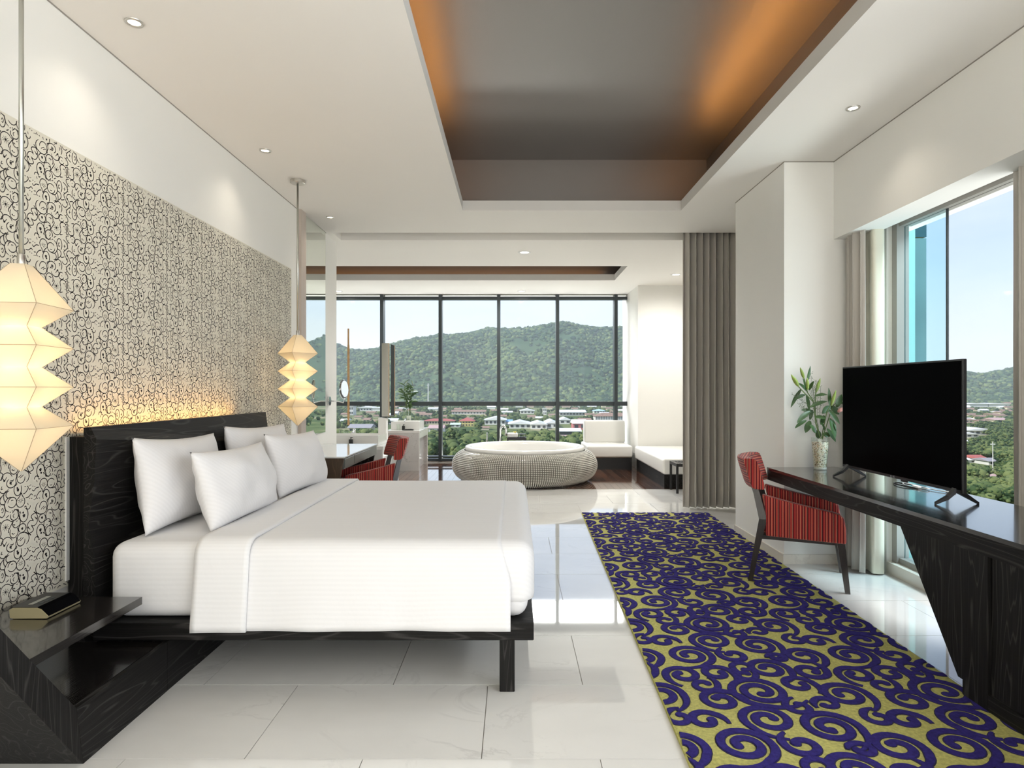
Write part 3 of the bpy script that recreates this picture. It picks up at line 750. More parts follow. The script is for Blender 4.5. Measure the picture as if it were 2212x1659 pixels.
def pendant(x, y, rot, label, watts):
    top, bot, Rt, rn, tiers = 1.845, 1.065, 0.170, 0.064, 4
    t = thing('pendant_lamp', (x, y, CEIL), label, 'lamp', 'stacked pyramid pendant lamps beside the bed')
    link('canopy', MB().lathe([(0.058, -0.028), (0.062, -0.024), (0.062, 0.0)], (x, y, CEIL), 32), 'nickel', t, smooth=True, angle=40)
    link('rod', MB().tube([(x, y, top - 0.01), (x, y, CEIL - 0.02)], 0.0085, 12), 'steel', t, smooth=True)
    link('collar', MB().lathe([(0.012, -0.02), (0.014, 0.0), (0.014, 0.04), (0.011, 0.045)], (x, y, top - 0.005), 16), 'nickel', t, smooth=True, angle=40)
    prof = [(0.035, top)]
    dz = 0.1525; z0 = top - 0.158
    zs = [z0 - dz * k for k in range(tiers)]
    for k, z in enumerate(zs):
        prof.append((Rt, z))
        if k < tiers - 1: prof.append((rn, z - dz / 2))
    prof.append((0.004, bot))
    vs = []; fs = []
    for r, z in prof:
        for q in range(4):
            a = rot + q * PI / 2; vs.append((x + r * math.cos(a), y + r * math.sin(a), z))
    for i in range(len(prof) - 1):
        for q in range(4):
            q2 = (q + 1) % 4; fs.append((i * 4 + q, i * 4 + q2, i * 4 + 4 + q2, i * 4 + 4 + q))
    sh = link('shade', MB().add(vs, fs), 'shade', t)
    for q in range(4):
        pts = [vs[i * 4 + q] for i in range(len(prof))]
        link('seam', MB().tube(pts, 0.0011, 4), 'seam', sh)
    for k in range(tiers):
        a = [vs[(1 + 2 * k) * 4 + q] for q in range(4)]
        link('seam', MB().tube(a + [a[0]], 0.0012, 4), 'seam', sh)
    link('bulb_holder', MB().tube([(x, y, top - 0.02), (x, y, bot + 0.16)], 0.006, 8), 'nickel', t)
    for k in range(tiers - 1):
        z = zs[k] - dz / 2
        link('bulb', MB().sphere((x, y, z), 0.022, 12, 8), 'bulb', t, smooth=True)
        lamp('pendant_glow', 'POINT', (x, y, z + 0.0001), watts, (1.0, 0.74, 0.42), shadow_soft_size=0.03)
pendant(-1.862, 2.345, R(-37), 'white four-tier pendant lamp over the nightstand, its rod at the wall', 1.35)
pendant(-1.862, 5.345, R(-86), 'white four-tier pendant lamp hanging by the tall mirror, full rod and canopy in view', 1.35)

# ------------------------------------------------------------------ downlights
MT['lamp_glow'] = emit_mat('downlight_glow', (1.0, 0.86, 0.66), 9.0)
MT['lamp_glow_big'] = emit_mat('downlight_glow_white', (1.0, 0.93, 0.82), 6.0)
def downlight(x, y, r, label, group, spot, tilt=0.0, vis=True):
    t = thing('downlight', (x, y, CEIL), label, 'downlight', group)
    z = CEIL
    link('trim_ring', MB().lathe([(r * 0.66, -0.001), (r * 0.70, -0.006), (r * 0.96, -0.006), (r, 0.0)], (x, y, z), 28, False, False), 'white_plastic' if spot != 'small' else 'nickel', t, smooth=True)
    link('lamp', MB().lathe([(r * 0.66, -0.001), (r * 0.45, -0.0022), (0.0005, -0.003)], (x, y, z), 24, True, False), 'lamp_glow_big' if spot == 'big' else 'lamp_glow', t, smooth=True)
    lamp('downlight_beam', 'SPOT', (x, y, z - 0.02), 9 if spot == 'small' else 150, (1.0, 0.90, 0.76) if spot == 'small' else (1.0, 0.97, 0.92), spot_size=R(125 if spot == 'small' else 172), spot_blend=1.0, shadow_soft_size=0.06)
g1 = 'round recessed spots over the bedroom'
downlight(-1.864, 3.046, 0.043, 'round recessed ceiling spot over the headboard, nearest the bedside pendant rod', g1, 'small')
downlight(-1.873, 4.674, 0.043, 'round recessed ceiling spot between the bed and the second pendant canopy', g1, 'small')
downlight(-1.918, 6.474, 0.043, 'round recessed ceiling spot beside the top of the tall wall mirror', g1, 'small')
downlight(2.17, 3.97, 0.043, 'round recessed ceiling spot over the desk and television', g1, 'small')
g2 = 'wide recessed downlights over the bath'
downlight(0.14, 8.125, 0.085, 'wide round downlight in the ceiling just past the curtain slot', g2, 'big')
downlight(2.53, 9.685, 0.085, 'wide round downlight beside the partition curtain', g2, 'big')
downlight(0.144, 11.3, 0.085, 'wide round downlight by the far windows, above the middle mullion', g2, 'big')
downlight(-3.2, 11.3, 0.085, 'wide round downlight at the wall end, half hidden', g2, 'big')
# ================================================================== WINDOW SIDE
# ---- rug with tufted scrolls
RUG_Z = 0.014
RA = R(1.35)       # the rug lies slightly askew
def rug_xy(s, t):   # s across 0..1.43, t along from the far end
    ox, oy = 0.745, 6.87
    return (ox + s * math.cos(RA) + t * -math.sin(RA) * -1 * -1, oy - t * math.cos(RA) + s * math.sin(RA) * 0)
RW, RL = 1.40, 5.6
def rug_xy(s, t):
    return (0.750 + s - t * 0.0245, 6.868 - t)
rug = thing('rug', (1.4, 4.2, 0), 'long blue and lime wool rug tufted with curling scrolls beside the bed', 'rug')
def flat_poly(pts, z0, z1):
    return MB().prism(pts, 'Z', z0, z1)
def pile_mat(name, col):
    m = mat(name, col, 0.95, spec=0.1, var=0.22, vscale=70, bump=0.7, bscale=420, sheen=0.0); return m
MT['lime'] = pile_mat('lime_pile', (0.58, 0.55, 0.185)); MT['indigo'] = pile_mat('indigo_pile', (0.042, 0.032, 0.20)); MT['groove'] = mat('rug_groove', (0.03, 0.025, 0.06), 0.95)
link('pile_ground', flat_poly([rug_xy(0, 0), rug_xy(RW, 0), rug_xy(RW, RL), rug_xy(0, RL)], 0.0, RUG_Z), 'lime', rug)
# scroll centres of one repeat: (x, y, radius, turn direction, exit angle, turns)
TXr, TYr = 0.825, 0.803
SP = []
def zsp(zx, zy, hw, hand, exit_deg, turns=1.5):
    u, v = 1300 + zx / 3.6867, 1240 + zy / 3.6867
    Y = 1340 * 1.37 / (v - 843); X = (u - 1110) * Y / 1340
    r = hw / 3.6867 * Y / 1340
    SP.append((X + (3.172 - Y) * -0.0245 * -1 * -1 * 0, Y, r, hand, R(exit_deg), turns))
# hand +1 = runs anticlockwise going outwards (seen from above)
zsp(700, 670, 188, -1, -60, 1.95)    # big
zsp(870, 552, 165, 1, 215, 1.7)
zsp(1050, 672, 120, -1, 175, 1.3)
zsp(1240, 590, 185, -1, -20, 1.6)
zsp(1610, 680, 165, -1, -35, 1.7)
zsp(1400, 690, 78, 1, 120, 1.1)
zsp(1095, 385, 112, -1, 5, 1.3)
zsp(850, 420, 190, 1, 270, 1.9)
zsp(600, 462, 130, -1, 60, 1.35)
zsp(490, 555, 110, -1, 45, 1.3)
zsp(330, 545, 92, -1, 140, 1.2)
zsp(1370, 435, 155, -1, -10, 1.8)
zsp(1075, 495, 92, -1, 150, 1.15)
zsp(1245, 478, 80, 1, 150, 1.1)
zsp(385, 338, 120, 1, 190, 1.5)
zsp(600, 330, 110, -1, 0, 1.35)
zsp(510, 390, 92, 1, 0, 1.2)
zsp(925, 308, 140, -1, -20, 1.5)
zsp(1185, 320, 112, 1, 0, 1.3)
zsp(770, 300, 80, 1, 190, 1.1)
zsp(775, 342, 70, 1, -20, 1.0)
def ribbon(cx, cy, r, hand, ex, turns, w):
    """centre line from the curled tip out to the exit and a short tail"""
    pts = []; n = int(22 * turns) + 6
    tot = turns * 2 * PI
    rin = 0.026
    for i in range(n + 1):
        t = i / n
        a = ex - hand * tot * (1 - t)
        rr = rin + (r - w * 0.5 - rin) * t ** 0.9
        pts.append((cx + rr * math.cos(a), cy + rr * math.sin(a)))
    # tail leaves on a widening curve
    rr = r - w * 0.5; a = ex
    for i in range(1, 8):
        a += hand * 0.16; rr *= 1.05
        pts.append((cx + rr * math.cos(a), cy + rr * math.sin(a)))
    W = []
    m = len(pts)
    for i in range(m):
        t = i / (m - 1)
        W.append(w * min(1.0, 0.95 + 0.15 * math.sin(PI * t)) * (1 if t < 0.86 else max(0.35, 1 - (t - 0.86) / 0.2)))
    return pts, W
def in_rug(x, y):
    t = 6.868 - y; s = x - 0.750 + t * 0.0245
    return s, t
def add_ribbon(mb, pts, W, z0, z1, grow):
    n = len(pts); L = []
    for i, p in enumerate(pts):
        a, b = pts[max(0, i - 1)], pts[min(n - 1, i + 1)]
        dx, dy = b[0] - a[0], b[1] - a[1]; l = math.hypot(dx, dy) or 1
        e = W[i] / 2 + grow
        L.append([(p[0] - dy / l * e, p[1] + dx / l * e), (p[0] + dy / l * e, p[1] - dx / l * e)])
    def cl(q):
        s, t = in_rug(*q)
        s2, t2 = min(max(s, 0.003), RW - 0.003), min(max(t, 0.003), RL - 0.01)
        return rug_xy(s2, t2)
    vs = []
    keep = []
    for (a, b) in L:
        sa, ta = in_rug(*a); sb, tb = in_rug(*b)
        ins = (0 < sa < RW and 0 < ta < RL) or (0 < sb < RW and 0 < tb < RL)
        keep.append(ins)
        a2, b2 = cl(a), cl(b)
        vs += [(*a2, z1), (*b2, z1), (*a2, z0), (*b2, z0)]
    fs = []
    for i in range(n - 1):
        if keep[i] and keep[i + 1]:
            k = 4 * i
            fs += [(k, k + 1, k + 5, k + 4), (k, k + 4, k + 6, k + 2), (k + 1, k + 3, k + 7, k + 5)]
    # rounded tip
    if fs: mb.add(vs, fs)
    return bool(fs)
def add_tip(mb, c, r, z0, z1, grow):
    s, t = in_rug(*c)
    if r < s < RW - r and r < t < RL - r:
        mb.lathe([(r + grow, z0), (r + grow, z1), (0.0005, z1)], (c[0], c[1], 0), 14, False, False)
scr = MB(); grv = MB()
cnt = 0
for iy in range(-5, 6):
    for ix in range(-2, 4):
        for q, (X, Y, r, hand, ex, turns) in enumerate(SP):
            cx_ = X + ix * TXr + iy * 0.02; cy_ = Y + iy * TYr
            s, t = in_rug(cx_, cy_)
            if not (-0.25 < s < RW + 0.25 and -0.25 < t < RL + 0.25): continue
            w = 0.0315 if r > 0.07 else 0.027
            r2 = r * 1.10
            pts, W = ribbon(cx_, cy_, r2, hand, ex, max(0.8, (r2 - 0.028) / (w * 1.95)), w)
            dz = 0.00018 * ((q * 5 + iy * 3 + ix * 7) % 13) + 0.000013 * q
            add_ribbon(scr, pts, W, 0.004, RUG_Z + 0.004 + dz, 0.0)
            add_ribbon(grv, pts, W, 0.004, RUG_Z + 0.0012 + 0.00007 * q, 0.0042)
            tr = w * 0.60
            add_tip(scr, pts[0], tr, 0.004, RUG_Z + 0.00409 + dz, 0.0); add_tip(grv, pts[0], tr, 0.004, RUG_Z + 0.0010 - 0.00001 * q, 0.004)
o = link('tufted_scrolls', scr, 'indigo', rug, recalc=False); o['kind'] = 'stuff'
o = link('carved_outlines', grv, 'groove', rug, recalc=False); o['kind'] = 'stuff'

# ---- chairs
def side_uv(co, n): return (co.x if abs(n.y) > 0.5 else co.y + co.x * 0.3, co.z)
def pad_uv(co, n): return (co.x if max(abs(n.y), abs(n.z)) > 0.6 else co.z, co.y)
MT['chair_leg'] = wood_mat('espresso_chair_wood', (0.012, 0.008, 0.007), (0.03, 0.02, 0.018), 0.35, 0.2, 'Z')
def chair(label, loc, rz):
    c = thing('armchair', (0, 0, 0), label, 'chair', 'red striped low-armed chairs')
    for s in (-1, 1):
        # splayed rear post, bent at the seat
        y0 = 0.268 * s
        P = [(-0.30, 0.0, 0.015, 0.014), (-0.262, 0.22, 0.019, 0.016), (-0.214, 0.46, 0.026, 0.018), (-0.258, 0.64, 0.021, 0.016), (-0.315, 0.80, 0.016, 0.014)]
        mb = MB(); vs = []; fs = []
        for (x, z, a, b_) in P:
            y0 = (0.268 if z < 0.5 else 0.246 if z < 0.7 else 0.225) * s
            vs += [(x - a, y0 - b_, z), (x + a, y0 - b_, z), (x + a, y0 + b_, z), (x - a, y0 + b_, z)]
        for i in range(len(P) - 1):
            for q in range(4): fs.append((i * 4 + q, i * 4 + (q + 1) % 4, i * 4 + 4 + (q + 1) % 4, i * 4 + 4 + q))
        fs += [(3, 2, 1, 0), tuple(range(len(vs) - 4, len(vs)))]
        link('leg', mb.add(vs, fs), 'chair_leg', c)
        y1 = 0.262 * s; mb = MB(); vs = []; fs = []
        P = [(0.315, 0.0, 0.016, 0.014), (0.272, 0.36, 0.024, 0.019)]
        for (x, z, a, b_) in P:
            vs += [(x - a, y1 - b_, z), (x + a, y1 - b_, z), (x + a, y1 + b_, z), (x - a, y1 + b_, z)]
        for q in range(4): fs.append((q, (q + 1) % 4, 4 + (q + 1) % 4, 4 + q))
        link('leg', mb.add(vs, fs + [(3, 2, 1, 0), (4, 5, 6, 7)]), 'chair_leg', c)
        # upholstered arm side
        outline = [(-0.196, 0.345), (-0.196, 0.50), (-0.222, 0.637), (-0.12, 0.612), (0.0, 0.585), (0.12, 0.562), (0.22, 0.545), (0.268, 0.532), (0.292, 0.505), (0.304, 0.44), (0.306, 0.335)]
        ya, yb = (0.232, 0.292) if s > 0 else (-0.292, -0.232)
        o = link('arm', MB().prism(outline, 'Y', ya, yb), 'stripe', c, uvf=side_uv)
        bv = o.modifiers.new('soft_edge', 'BEVEL'); bv.width = 0.012; bv.segments = 2; bv.limit_method = 'ANGLE'; bv.angle_limit = R(35)
    link('seat', rbox(-0.225, 0.30, -0.235, 0.235, 0.345, 0.455, 0.03, 3), 'stripe', c, smooth=True, uvf=lambda co, n: (co.y, co.x))
    link('seat_frame', MB().box(-0.22, 0.29, -0.265, 0.265, 0.318, 0.345), 'chair_leg', c)
    # curved back pad, thick, leaning
    def back(u, v):
        ang = 2 * PI * v
        a = 2 * u - 1
        ca, sa = math.cos(ang), math.sin(ang)
        ee = 0.35
        px = math.copysign(abs(ca) ** ee, ca); pz = math.copysign(abs(sa) ** ee, sa)
        zc = 0.775 + pz * 0.108
        x = -0.335 + px * 0.046 - (zc - 0.775) * 0.30 + 0.085 * (a * a) * 0.75
        return (x, a * 0.272, zc)
    mb = MB(); nu, nv = 15, 28
    vs = [back(i / (nu - 1), j / nv) for i in range(nu) for j in range(nv)]
    fs = [(i * nv + j, i * nv + (j + 1) % nv, (i + 1) * nv + (j + 1) % nv, (i + 1) * nv + j) for i in range(nu - 1) for j in range(nv)]
    fs += [tuple(range(nv))[::-1], tuple((nu - 1) * nv + j for j in range(nv))]
    link('backrest', mb.add(vs, fs), 'stripe', c, smooth=True, angle=50, uvf=pad_uv)
    c.location = loc; c.rotation_euler = (0, 0, rz)
    return c
ch1 = chair('red striped chair with black legs pulled up to the long television desk', (2.067, 4.545, 0.0), R(-24))
ch2 = copy_tree(ch1, (-1.50, 6.42, 0), R(180 + 22), label='red striped chair with black legs at the white-topped desk behind the bed')
ch1.location.z = 0.0

# ---- long desk under the window
dk = thing('console_desk', (2.3, 3.0, 0), 'long black wooden desk with a slanting support, under the television', 'desk')
DX0, DX1 = 1.992, 2.65
OUT = [(DX0, 0.9), (DX1, 0.9), (DX1, 4.46), (2.545, 4.50), (2.545, 4.884), (DX0, 4.884)]
link('desk_top', MB().prism(OUT, 'Z', 0.745, 0.765), 'black_gloss', dk)
link('apron', MB().prism([(min(max(a, DX0 + 0.002), DX1 - 0.002), b_) for a, b_ in OUT], 'Z', 0.668, 0.745), 'black_wood', dk)
link('support', MB().prism([(3.20, 0.668), (2.785, 0.085), (2.757, 0.085), (2.757, 0.0195), (2.61, 0.0195), (2.61, 0.668)], 'X', DX0 + 0.002, 2.55), 'black_wood_z', dk)
link('cabinet_carcass', MB().box(DX0 + 0.03, 2.55, 0.9, 2.609, 0.0195, 0.667), 'black_wood_z', dk)
link('door', MB().box(DX0 + 0.014, DX0 + 0.03, 1.9, 2.605, 0.09, 0.664), 'black_wood_z', dk)
link('door', MB().box(DX0 + 0.014, DX0 + 0.03, 1.2, 1.896, 0.09, 0.664), 'black_wood_z', dk)
link('kick_rail', MB().box(DX0 + 0.002, DX0 + 0.03, 0.9, 2.609, 0.0195, 0.087), 'black_wood', dk)

# ---- television
tvt = thing('television', (2.36, 3.84, 0.765), 'large black flat television standing on the long black desk', 'television')
TY0, TY1, TZ0, TZ1 = 3.247, 4.437, 0.826, 1.535
link('housing', rbox(2.350, 2.372, TY0, TY1, TZ0, TZ1, 0.003, 2), 'black_plastic', tvt)
link('rear_bulge', rbox(2.372, 2.405, TY0 + 0.12, TY1 - 0.12, TZ0 + 0.03, TZ1 - 0.28, 0.012, 2), 'black_plastic', tvt)
link('screen', MB().box(2.3485, 2.3502, TY0 + 0.010, TY1 - 0.010, TZ0 + 0.018, TZ1 - 0.010), 'screen', tvt)
link('logo_plate', MB().box(2.345, 2.350, 3.70, 3.76, TZ0 - 0.008, TZ0 + 0.006), 'black_plastic', tvt)
MT['logo'] = mat('silver_print', (0.55, 0.55, 0.57), 0.4, metal=0.6)
def text_mesh(txt, size, m, parent, mtx, name='logo'):
    cu = bpy.data.curves.new(name, 'FONT'); cu.body = txt; cu.size = size; cu.align_x = 'CENTER'; cu.align_y = 'CENTER'; cu.extrude = 0.0004
    tmp = bpy.data.objects.new(name + '_tmp', cu); COL.objects.link(tmp)
    bpy.context.view_layer.update()
    me = bpy.data.meshes.new_from_object(tmp.evaluated_get(bpy.context.evaluated_depsgraph_get()))
    bpy.data.objects.remove(tmp); bpy.data.curves.remove(cu)
    me.transform(mtx); me.materials.clear(); me.materials.append(MT[m])
    o = bpy.data.objects.new(name, me); COL.objects.link(o); attach(o, parent); return o
face_left = Matrix(((0, 0, -1, 0), (-1, 0, 0, 0), (0, 1, 0, 0), (0, 0, 0, 1)))   # text x -> -Y, up -> Z, faces -X
text_mesh('LG', 0.016, 'logo', tvt, Matrix.Translation((2.3478, 3.835, TZ0 + 0.0095)) @ face_left)
link('logo', MB().tube([(2.3478, 3.862 + 0.0055 * math.cos(2 * PI * k / 14), TZ0 + 0.0095 + 0.0055 * math.sin(2 * PI * k / 14)) for k in range(15)], 0.0008, 5), 'logo', tvt)
for fy in (4.342, 3.289):
    mb = MB()
    for tx in (2.235, 2.462):
        top = 2.352 if tx < 2.35 else 2.37
        ax = [(top - 0.018, fy, TZ0 + 0.012), (top + (tx - top) * 0.45, fy, 0.802), (tx, fy, 0.771)]
        vs = []; fs = []
        for (x, y, z), hw, hh in zip(ax, (0.016, 0.012, 0.008), (0.014, 0.010, 0.006)):
            vs += [(x, y - hw, z - hh), (x, y + hw, z - hh), (x, y + hw, z + hh), (x, y - hw, z + hh)]
        for i in range(2):
            for q in range(4): fs.append((i * 4 + q, i * 4 + (q + 1) % 4, i * 4 + 4 + (q + 1) % 4, i * 4 + 4 + q))
        mb.add(vs, fs + [(0, 1, 2, 3), (11, 10, 9, 8)])
    link('foot', mb, 'black_plastic', tvt)
cb = thing('cable', (2.5, 3.85, 0.765), 'coiled white and black cable lying on the desk behind the television', 'cable')
def coil(cx_, cy_, rx, ry, n, ph, z): return [(cx_ + rx * math.cos(ph + 2 * PI * k / 20 * 1.0), cy_ + ry * math.sin(ph + 2 * PI * k / 20), z + 0.002 * math.sin(k * 0.7)) for k in range(n)]
link('black_lead', MB().tube(coil(2.47, 3.92, 0.035, 0.10, 46, 0, 0.772), 0.0028, 6), 'black_plastic', cb, smooth=True)
link('white_lead', MB().tube(coil(2.50, 3.86, 0.03, 0.12, 22, 1, 0.773) + [(2.53, 3.70, 0.772), (2.58, 3.62, 0.771)], 0.0028, 6), 'white_plastic', cb, smooth=True)
link('adapter', rbox(2.475, 2.497, 3.80, 3.86, 0.7655, 0.780, 0.003, 2), 'white_plastic', cb)

# ---- vase and lilies
def leaf(mb, base, d, length, width, droop, up=Vector((0, 0, 1)), n=7):
    d = Vector(d).normalized(); base = Vector(base)
    p = base.copy(); vs = []; fs = []
    for i in range(n + 1):
        t = i / n
        dd = (d + Vector((0, 0, -1)) * droop * t).normalized()
        s = dd.cross(up)
        if s.length < 1e-3: s = Vector((1, 0, 0))
        s.normalize(); nn = s.cross(dd)
        w = width * (math.sin(PI * min(1, (t * 0.93 + 0.07))) ** 0.8) * 0.5
        vs += [p - s * w + nn * w * 0.25, p - nn * 0.0006, p + s * w + nn * w * 0.25]
        p = p + dd * (length / n)
    for i in range(n):
        k = 3 * i; fs += [(k, k + 1, k + 4, k + 3), (k + 1, k + 2, k + 5, k + 4)]
    mb.add(vs, fs)
def bud(mb, base, d, length, r):
    d = Vector(d).normalized(); base = Vector(base)
    pts = [base + d * length * t for t in (0, .06, .2, .42, .65, .85, 1.0)]
    mb.tube(pts, [r * k for k in (.25, .5, .85, 1.0, .85, .5, .08)], 8)
vx, vy, vz = 2.338, 4.735, 0.765
vase = thing('vase', (vx, vy, vz), 'tall tapered glass vase of speckled beads on the far end of the long black desk', 'vase')
MT['vase_glass'] = glass_mat('clear_vase_glass', (0.96, 0.98, 0.96), 0.9)
link('glass_wall', MB().lathe([(0.044, 0.0), (0.047, 0.004), (0.0475, 0.02), (0.064, 0.245), (0.0615, 0.245), (0.0455, 0.022)], (vx, vy, vz), 28, True, False), 'vase_glass', vase, smooth=True, angle=40)
link('glass_foot', MB().lathe([(0.043, 0.001), (0.0455, 0.004), (0.0455, 0.018), (0.043, 0.020)], (vx, vy, vz), 28), mat('thick_glass', (0.75, 0.77, 0.72), 0.1, spec=0.8), vase, smooth=True, angle=40)
def bead_mat():
    m, N, L, b = new_mat('speckled_beads'); setp(b, 0.18, 0, 0.7)
    tc = N.new('ShaderNodeTexCoord'); v = N.new('ShaderNodeTexVoronoi'); v.inputs['Scale'].default_value = 170; L.new(tc.outputs['Object'], v.inputs['Vector'])
    sp = N.new('ShaderNodeSeparateColor'); L.new(v.outputs['Color'], sp.inputs[0])
    r = N.new('ShaderNodeValToRGB'); r.color_ramp.interpolation = 'CONSTANT'; L.new(sp.outputs[0], r.inputs['Fac'])
    e = r.color_ramp.elements; e[0].position = 0; e[0].color = (0.12, 0.10, 0.05, 1); e[1].position = 0.16; e[1].color = (0.74, 0.68, 0.52, 1)
    for p, c_ in ((0.5, (0.80, 0.78, 0.70)), (0.72, (0.45, 0.40, 0.24)), (0.84, (0.85, 0.83, 0.78)), (0.94, (0.62, 0.36, 0.24))):
        k = e.new(p); k.color = (*c_, 1)
    L.new(r.outputs[0], b.inputs['Base Color'])
    bp = N.new('ShaderNodeBump'); bp.inputs['Strength'].default_value = 0.6; bp.inputs['Distance'].default_value = 0.003; bp.invert = True; L.new(v.outputs['Distance'], bp.inputs['Height']); L.new(bp.outputs[0], b.inputs['Normal'])
    return m
o = link('bead_filling', MB().lathe([(0.0445, 0.021), (0.0595, 0.212), (0.03, 0.218), (0.001, 0.216)], (vx, vy, vz), 28), bead_mat(), vase, smooth=True, angle=40); o['kind'] = 'stuff'
bq = thing('lily_bouquet', (vx, vy, vz + 0.2), 'bunch of budding green lilies with pale sprigs in the beaded glass vase', 'flowers')
PX = lambda u, v, Y: Vector(((u - 1110) * Y / 1340, Y, 1.37 - (v - 843) * Y / 1340))
zx = lambda a, b_, Y=4.735: PX(1690 + a / 6.636, 780 + b_ / 6.636, Y)
stems = [[zx(545, 1120), zx(480, 900), zx(440, 560), zx(360, 450, 4.72)], [zx(545, 1120), zx(470, 760, 4.76), zx(475, 450, 4.77)], [zx(560, 1120), zx(590, 950), zx(640, 720, 4.70), zx(690, 640, 4.68)],
         [zx(440, 580), zx(330, 470, 4.70), zx(235, 370, 4.68)], [zx(570, 1120), zx(640, 900, 4.76), zx(720, 650, 4.76), zx(800, 560, 4.76)], [zx(360, 450, 4.72), zx(325, 300, 4.74), zx(310, 240, 4.74)]]
for s_ in stems: link('stem', MB().tube(s_, 0.0035, 6), 'stem', bq, smooth=True)
for a, b_, r_ in (((235, 365, 4.68), (125, 190, 4.66), 0.016), ((310, 250, 4.74), (255, 90, 4.74), 0.013), ((365, 410, 4.70), (355, 235, 4.69), 0.013), ((480, 450, 4.77), (545, 245, 4.78), 0.014), ((700, 640, 4.68), (770, 415, 4.67), 0.013)):
    p, q = zx(*a), zx(*b_); mb = MB(); bud(mb, p, q - p, (q - p).length, r_); link('bud', mb, 'bud', bq, smooth=True)
mb = MB(); p, q = zx(790, 730, 4.70), zx(850, 690, 4.69); bud(mb, p, q - p, 0.06, 0.016); link('flower', mb, mat('pink_petal', (0.62, 0.30, 0.26), 0.5, var=0.4, vscale=40), bq, smooth=True)
LV = [((360, 440), (240, 330), .03), ((350, 440), (300, 270), .03), ((355, 300), (395, 95), .034), ((270, 400), (150, 640), .03), ((330, 480), (190, 560), .03), ((385, 415), (445, 300), .026), ((345, 480), (380, 690), .03),
      ((470, 500), (630, 490), .026), ((400, 660), (620, 590), .032), ((450, 740), (290, 710), .036), ((400, 720), (240, 880), .042), ((345, 850), (205, 960), .03), ((400, 860), (345, 1010), .05), ((470, 800), (600, 830), .036),
      ((600, 780), (560, 900), .045), ((690, 650), (590, 750), .05), ((680, 640), (665, 415), .03), ((690, 650), (790, 760), .05), ((660, 700), (790, 885), .036), ((780, 660), (840, 500), .05), ((800, 560), (860, 620), .03),
      ((680, 820), (740, 1080), .055), ((640, 970), (740, 1140), .04), ((580, 1050), (670, 1080), .045), ((480, 1030), (400, 930), .04), ((520, 1110), (500, 1000), .05), ((610, 1000), (560, 890), .028), ((720, 830), (760, 980), .022), ((430, 700), (400, 830), .032)]
for k, (a, b_, w_) in enumerate(LV):
    dy = 0.05 * math.sin(k * 2.3); p, q = zx(*a, 4.735 + dy * 0.6), zx(*b_, 4.735 + dy - 0.02)
    q.y = min(q.y, 4.84); p.y = min(p.y, 4.83)
    mb = MB(); dv = q - p; Lg = dv.length; leaf(mb, p, dv + Vector((0, 0, 0.25 * Lg)), Lg * 1.16, w_ * 0.95, 0.5, up=Vector((0.35 * math.sin(k), -0.9, 0.45)))
    link('leaf', mb, 'green_leaf', bq, smooth=True)
mb = MB(); rs = random.Random(4)
for bx_, by_, tx_, ty_ in ((470, 760, 400, 150), (500, 900, 480, 270), (470, 700, 130, 470), (440, 800, 210, 600), (480, 900, 300, 700), (520, 950, 550, 360), (500, 1000, 430, 300)):
    p, q = zx(bx_, by_), zx(tx_, ty_)
    mb.tube([p, (p + q) / 2 + Vector((0.01, 0.01, 0)), q], 0.0012, 4)
    for k in range(26):
        t = 0.35 + 0.65 * rs.random(); c0 = p.lerp(q, t); e_ = c0 + Vector((rs.uniform(-1, 1), rs.uniform(-1, 0.8), rs.uniform(-.5, 1))) * 0.022
        e_.y = min(e_.y, 4.86)
        mb.tube([c0, e_], 0.0007, 3); mb.sphere(e_, 0.0025, 5, 4)
o = link('sprigs', mb, 'sprig', bq); o['kind'] = 'stuff'

# ---- curtains
def drape(pts, z0, z1, seed, amp=0.012):
    nz = 14; n = len(pts); vs = []
    for j in range(nz + 1):
        t = j / nz; z = z0 + (z1 - z0) * t
        for i, (x, y) in enumerate(pts):
            k = (1 - t) * amp
            vs.append((x + k * mnoise.noise(Vector((i * 0.35, t * 1.5, seed))), y + k * mnoise.noise(Vector((i * 0.35 + 9, t * 1.5, seed))), z))
    return MB().add(vs, [(j * n + i, j * n + i + 1, (j + 1) * n + i + 1, (j + 1) * n + i) for j in range(nz) for i in range(n - 1)])
def folds(a, b_, per, amp, seed, fine=10):
    a, b_ = Vector(a), Vector(b_); d = b_ - a; Ln = d.length; d.normalize(); nrm = Vector((-d.y, d.x)); out = []
    rs = random.Random(seed); m = max(2, int(round(Ln / per))); A = [amp * rs.uniform(0.6, 1.25) for _ in range(m + 1)]; sh = [rs.uniform(-.25, .25) for _ in range(m + 1)]
    N_ = m * fine
    for i in range(N_ + 1):
        t = i / N_ * m; k = min(m, int(t)); f = t - int(t)
        ph = 2 * PI * (f + sh[k] * math.sin(PI * f) * 0.4)
        s = math.sin(ph); s = math.copysign(abs(s) ** 0.8, s)
        out.append(tuple(a + d * (Ln * i / N_ + 0.16 * per * math.sin(2 * ph)) + nrm * A[k] * s))
    return out
o = link('curtain', drape(folds((1.962, 7.20), (2.72, 7.20), 0.074, 0.052, 5), 0.012, 3.30, 1, 0.02), 'drape', smooth=True); thick(o, 0.003)
tag(o, 'floor-to-ceiling grey curtain drawn aside in the ceiling slot before the bath area', 'curtain', 'grey curtains')
o = link('curtain', drape(folds((2.600, 4.855), (2.607, 4.60), 0.075, 0.032, 8), 0.012, 2.72, 2, 0.016), 'drape', smooth=True); thick(o, 0.003)
tag(o, 'grey window curtain bunched against the white column behind the flower vase', 'curtain', 'grey curtains')
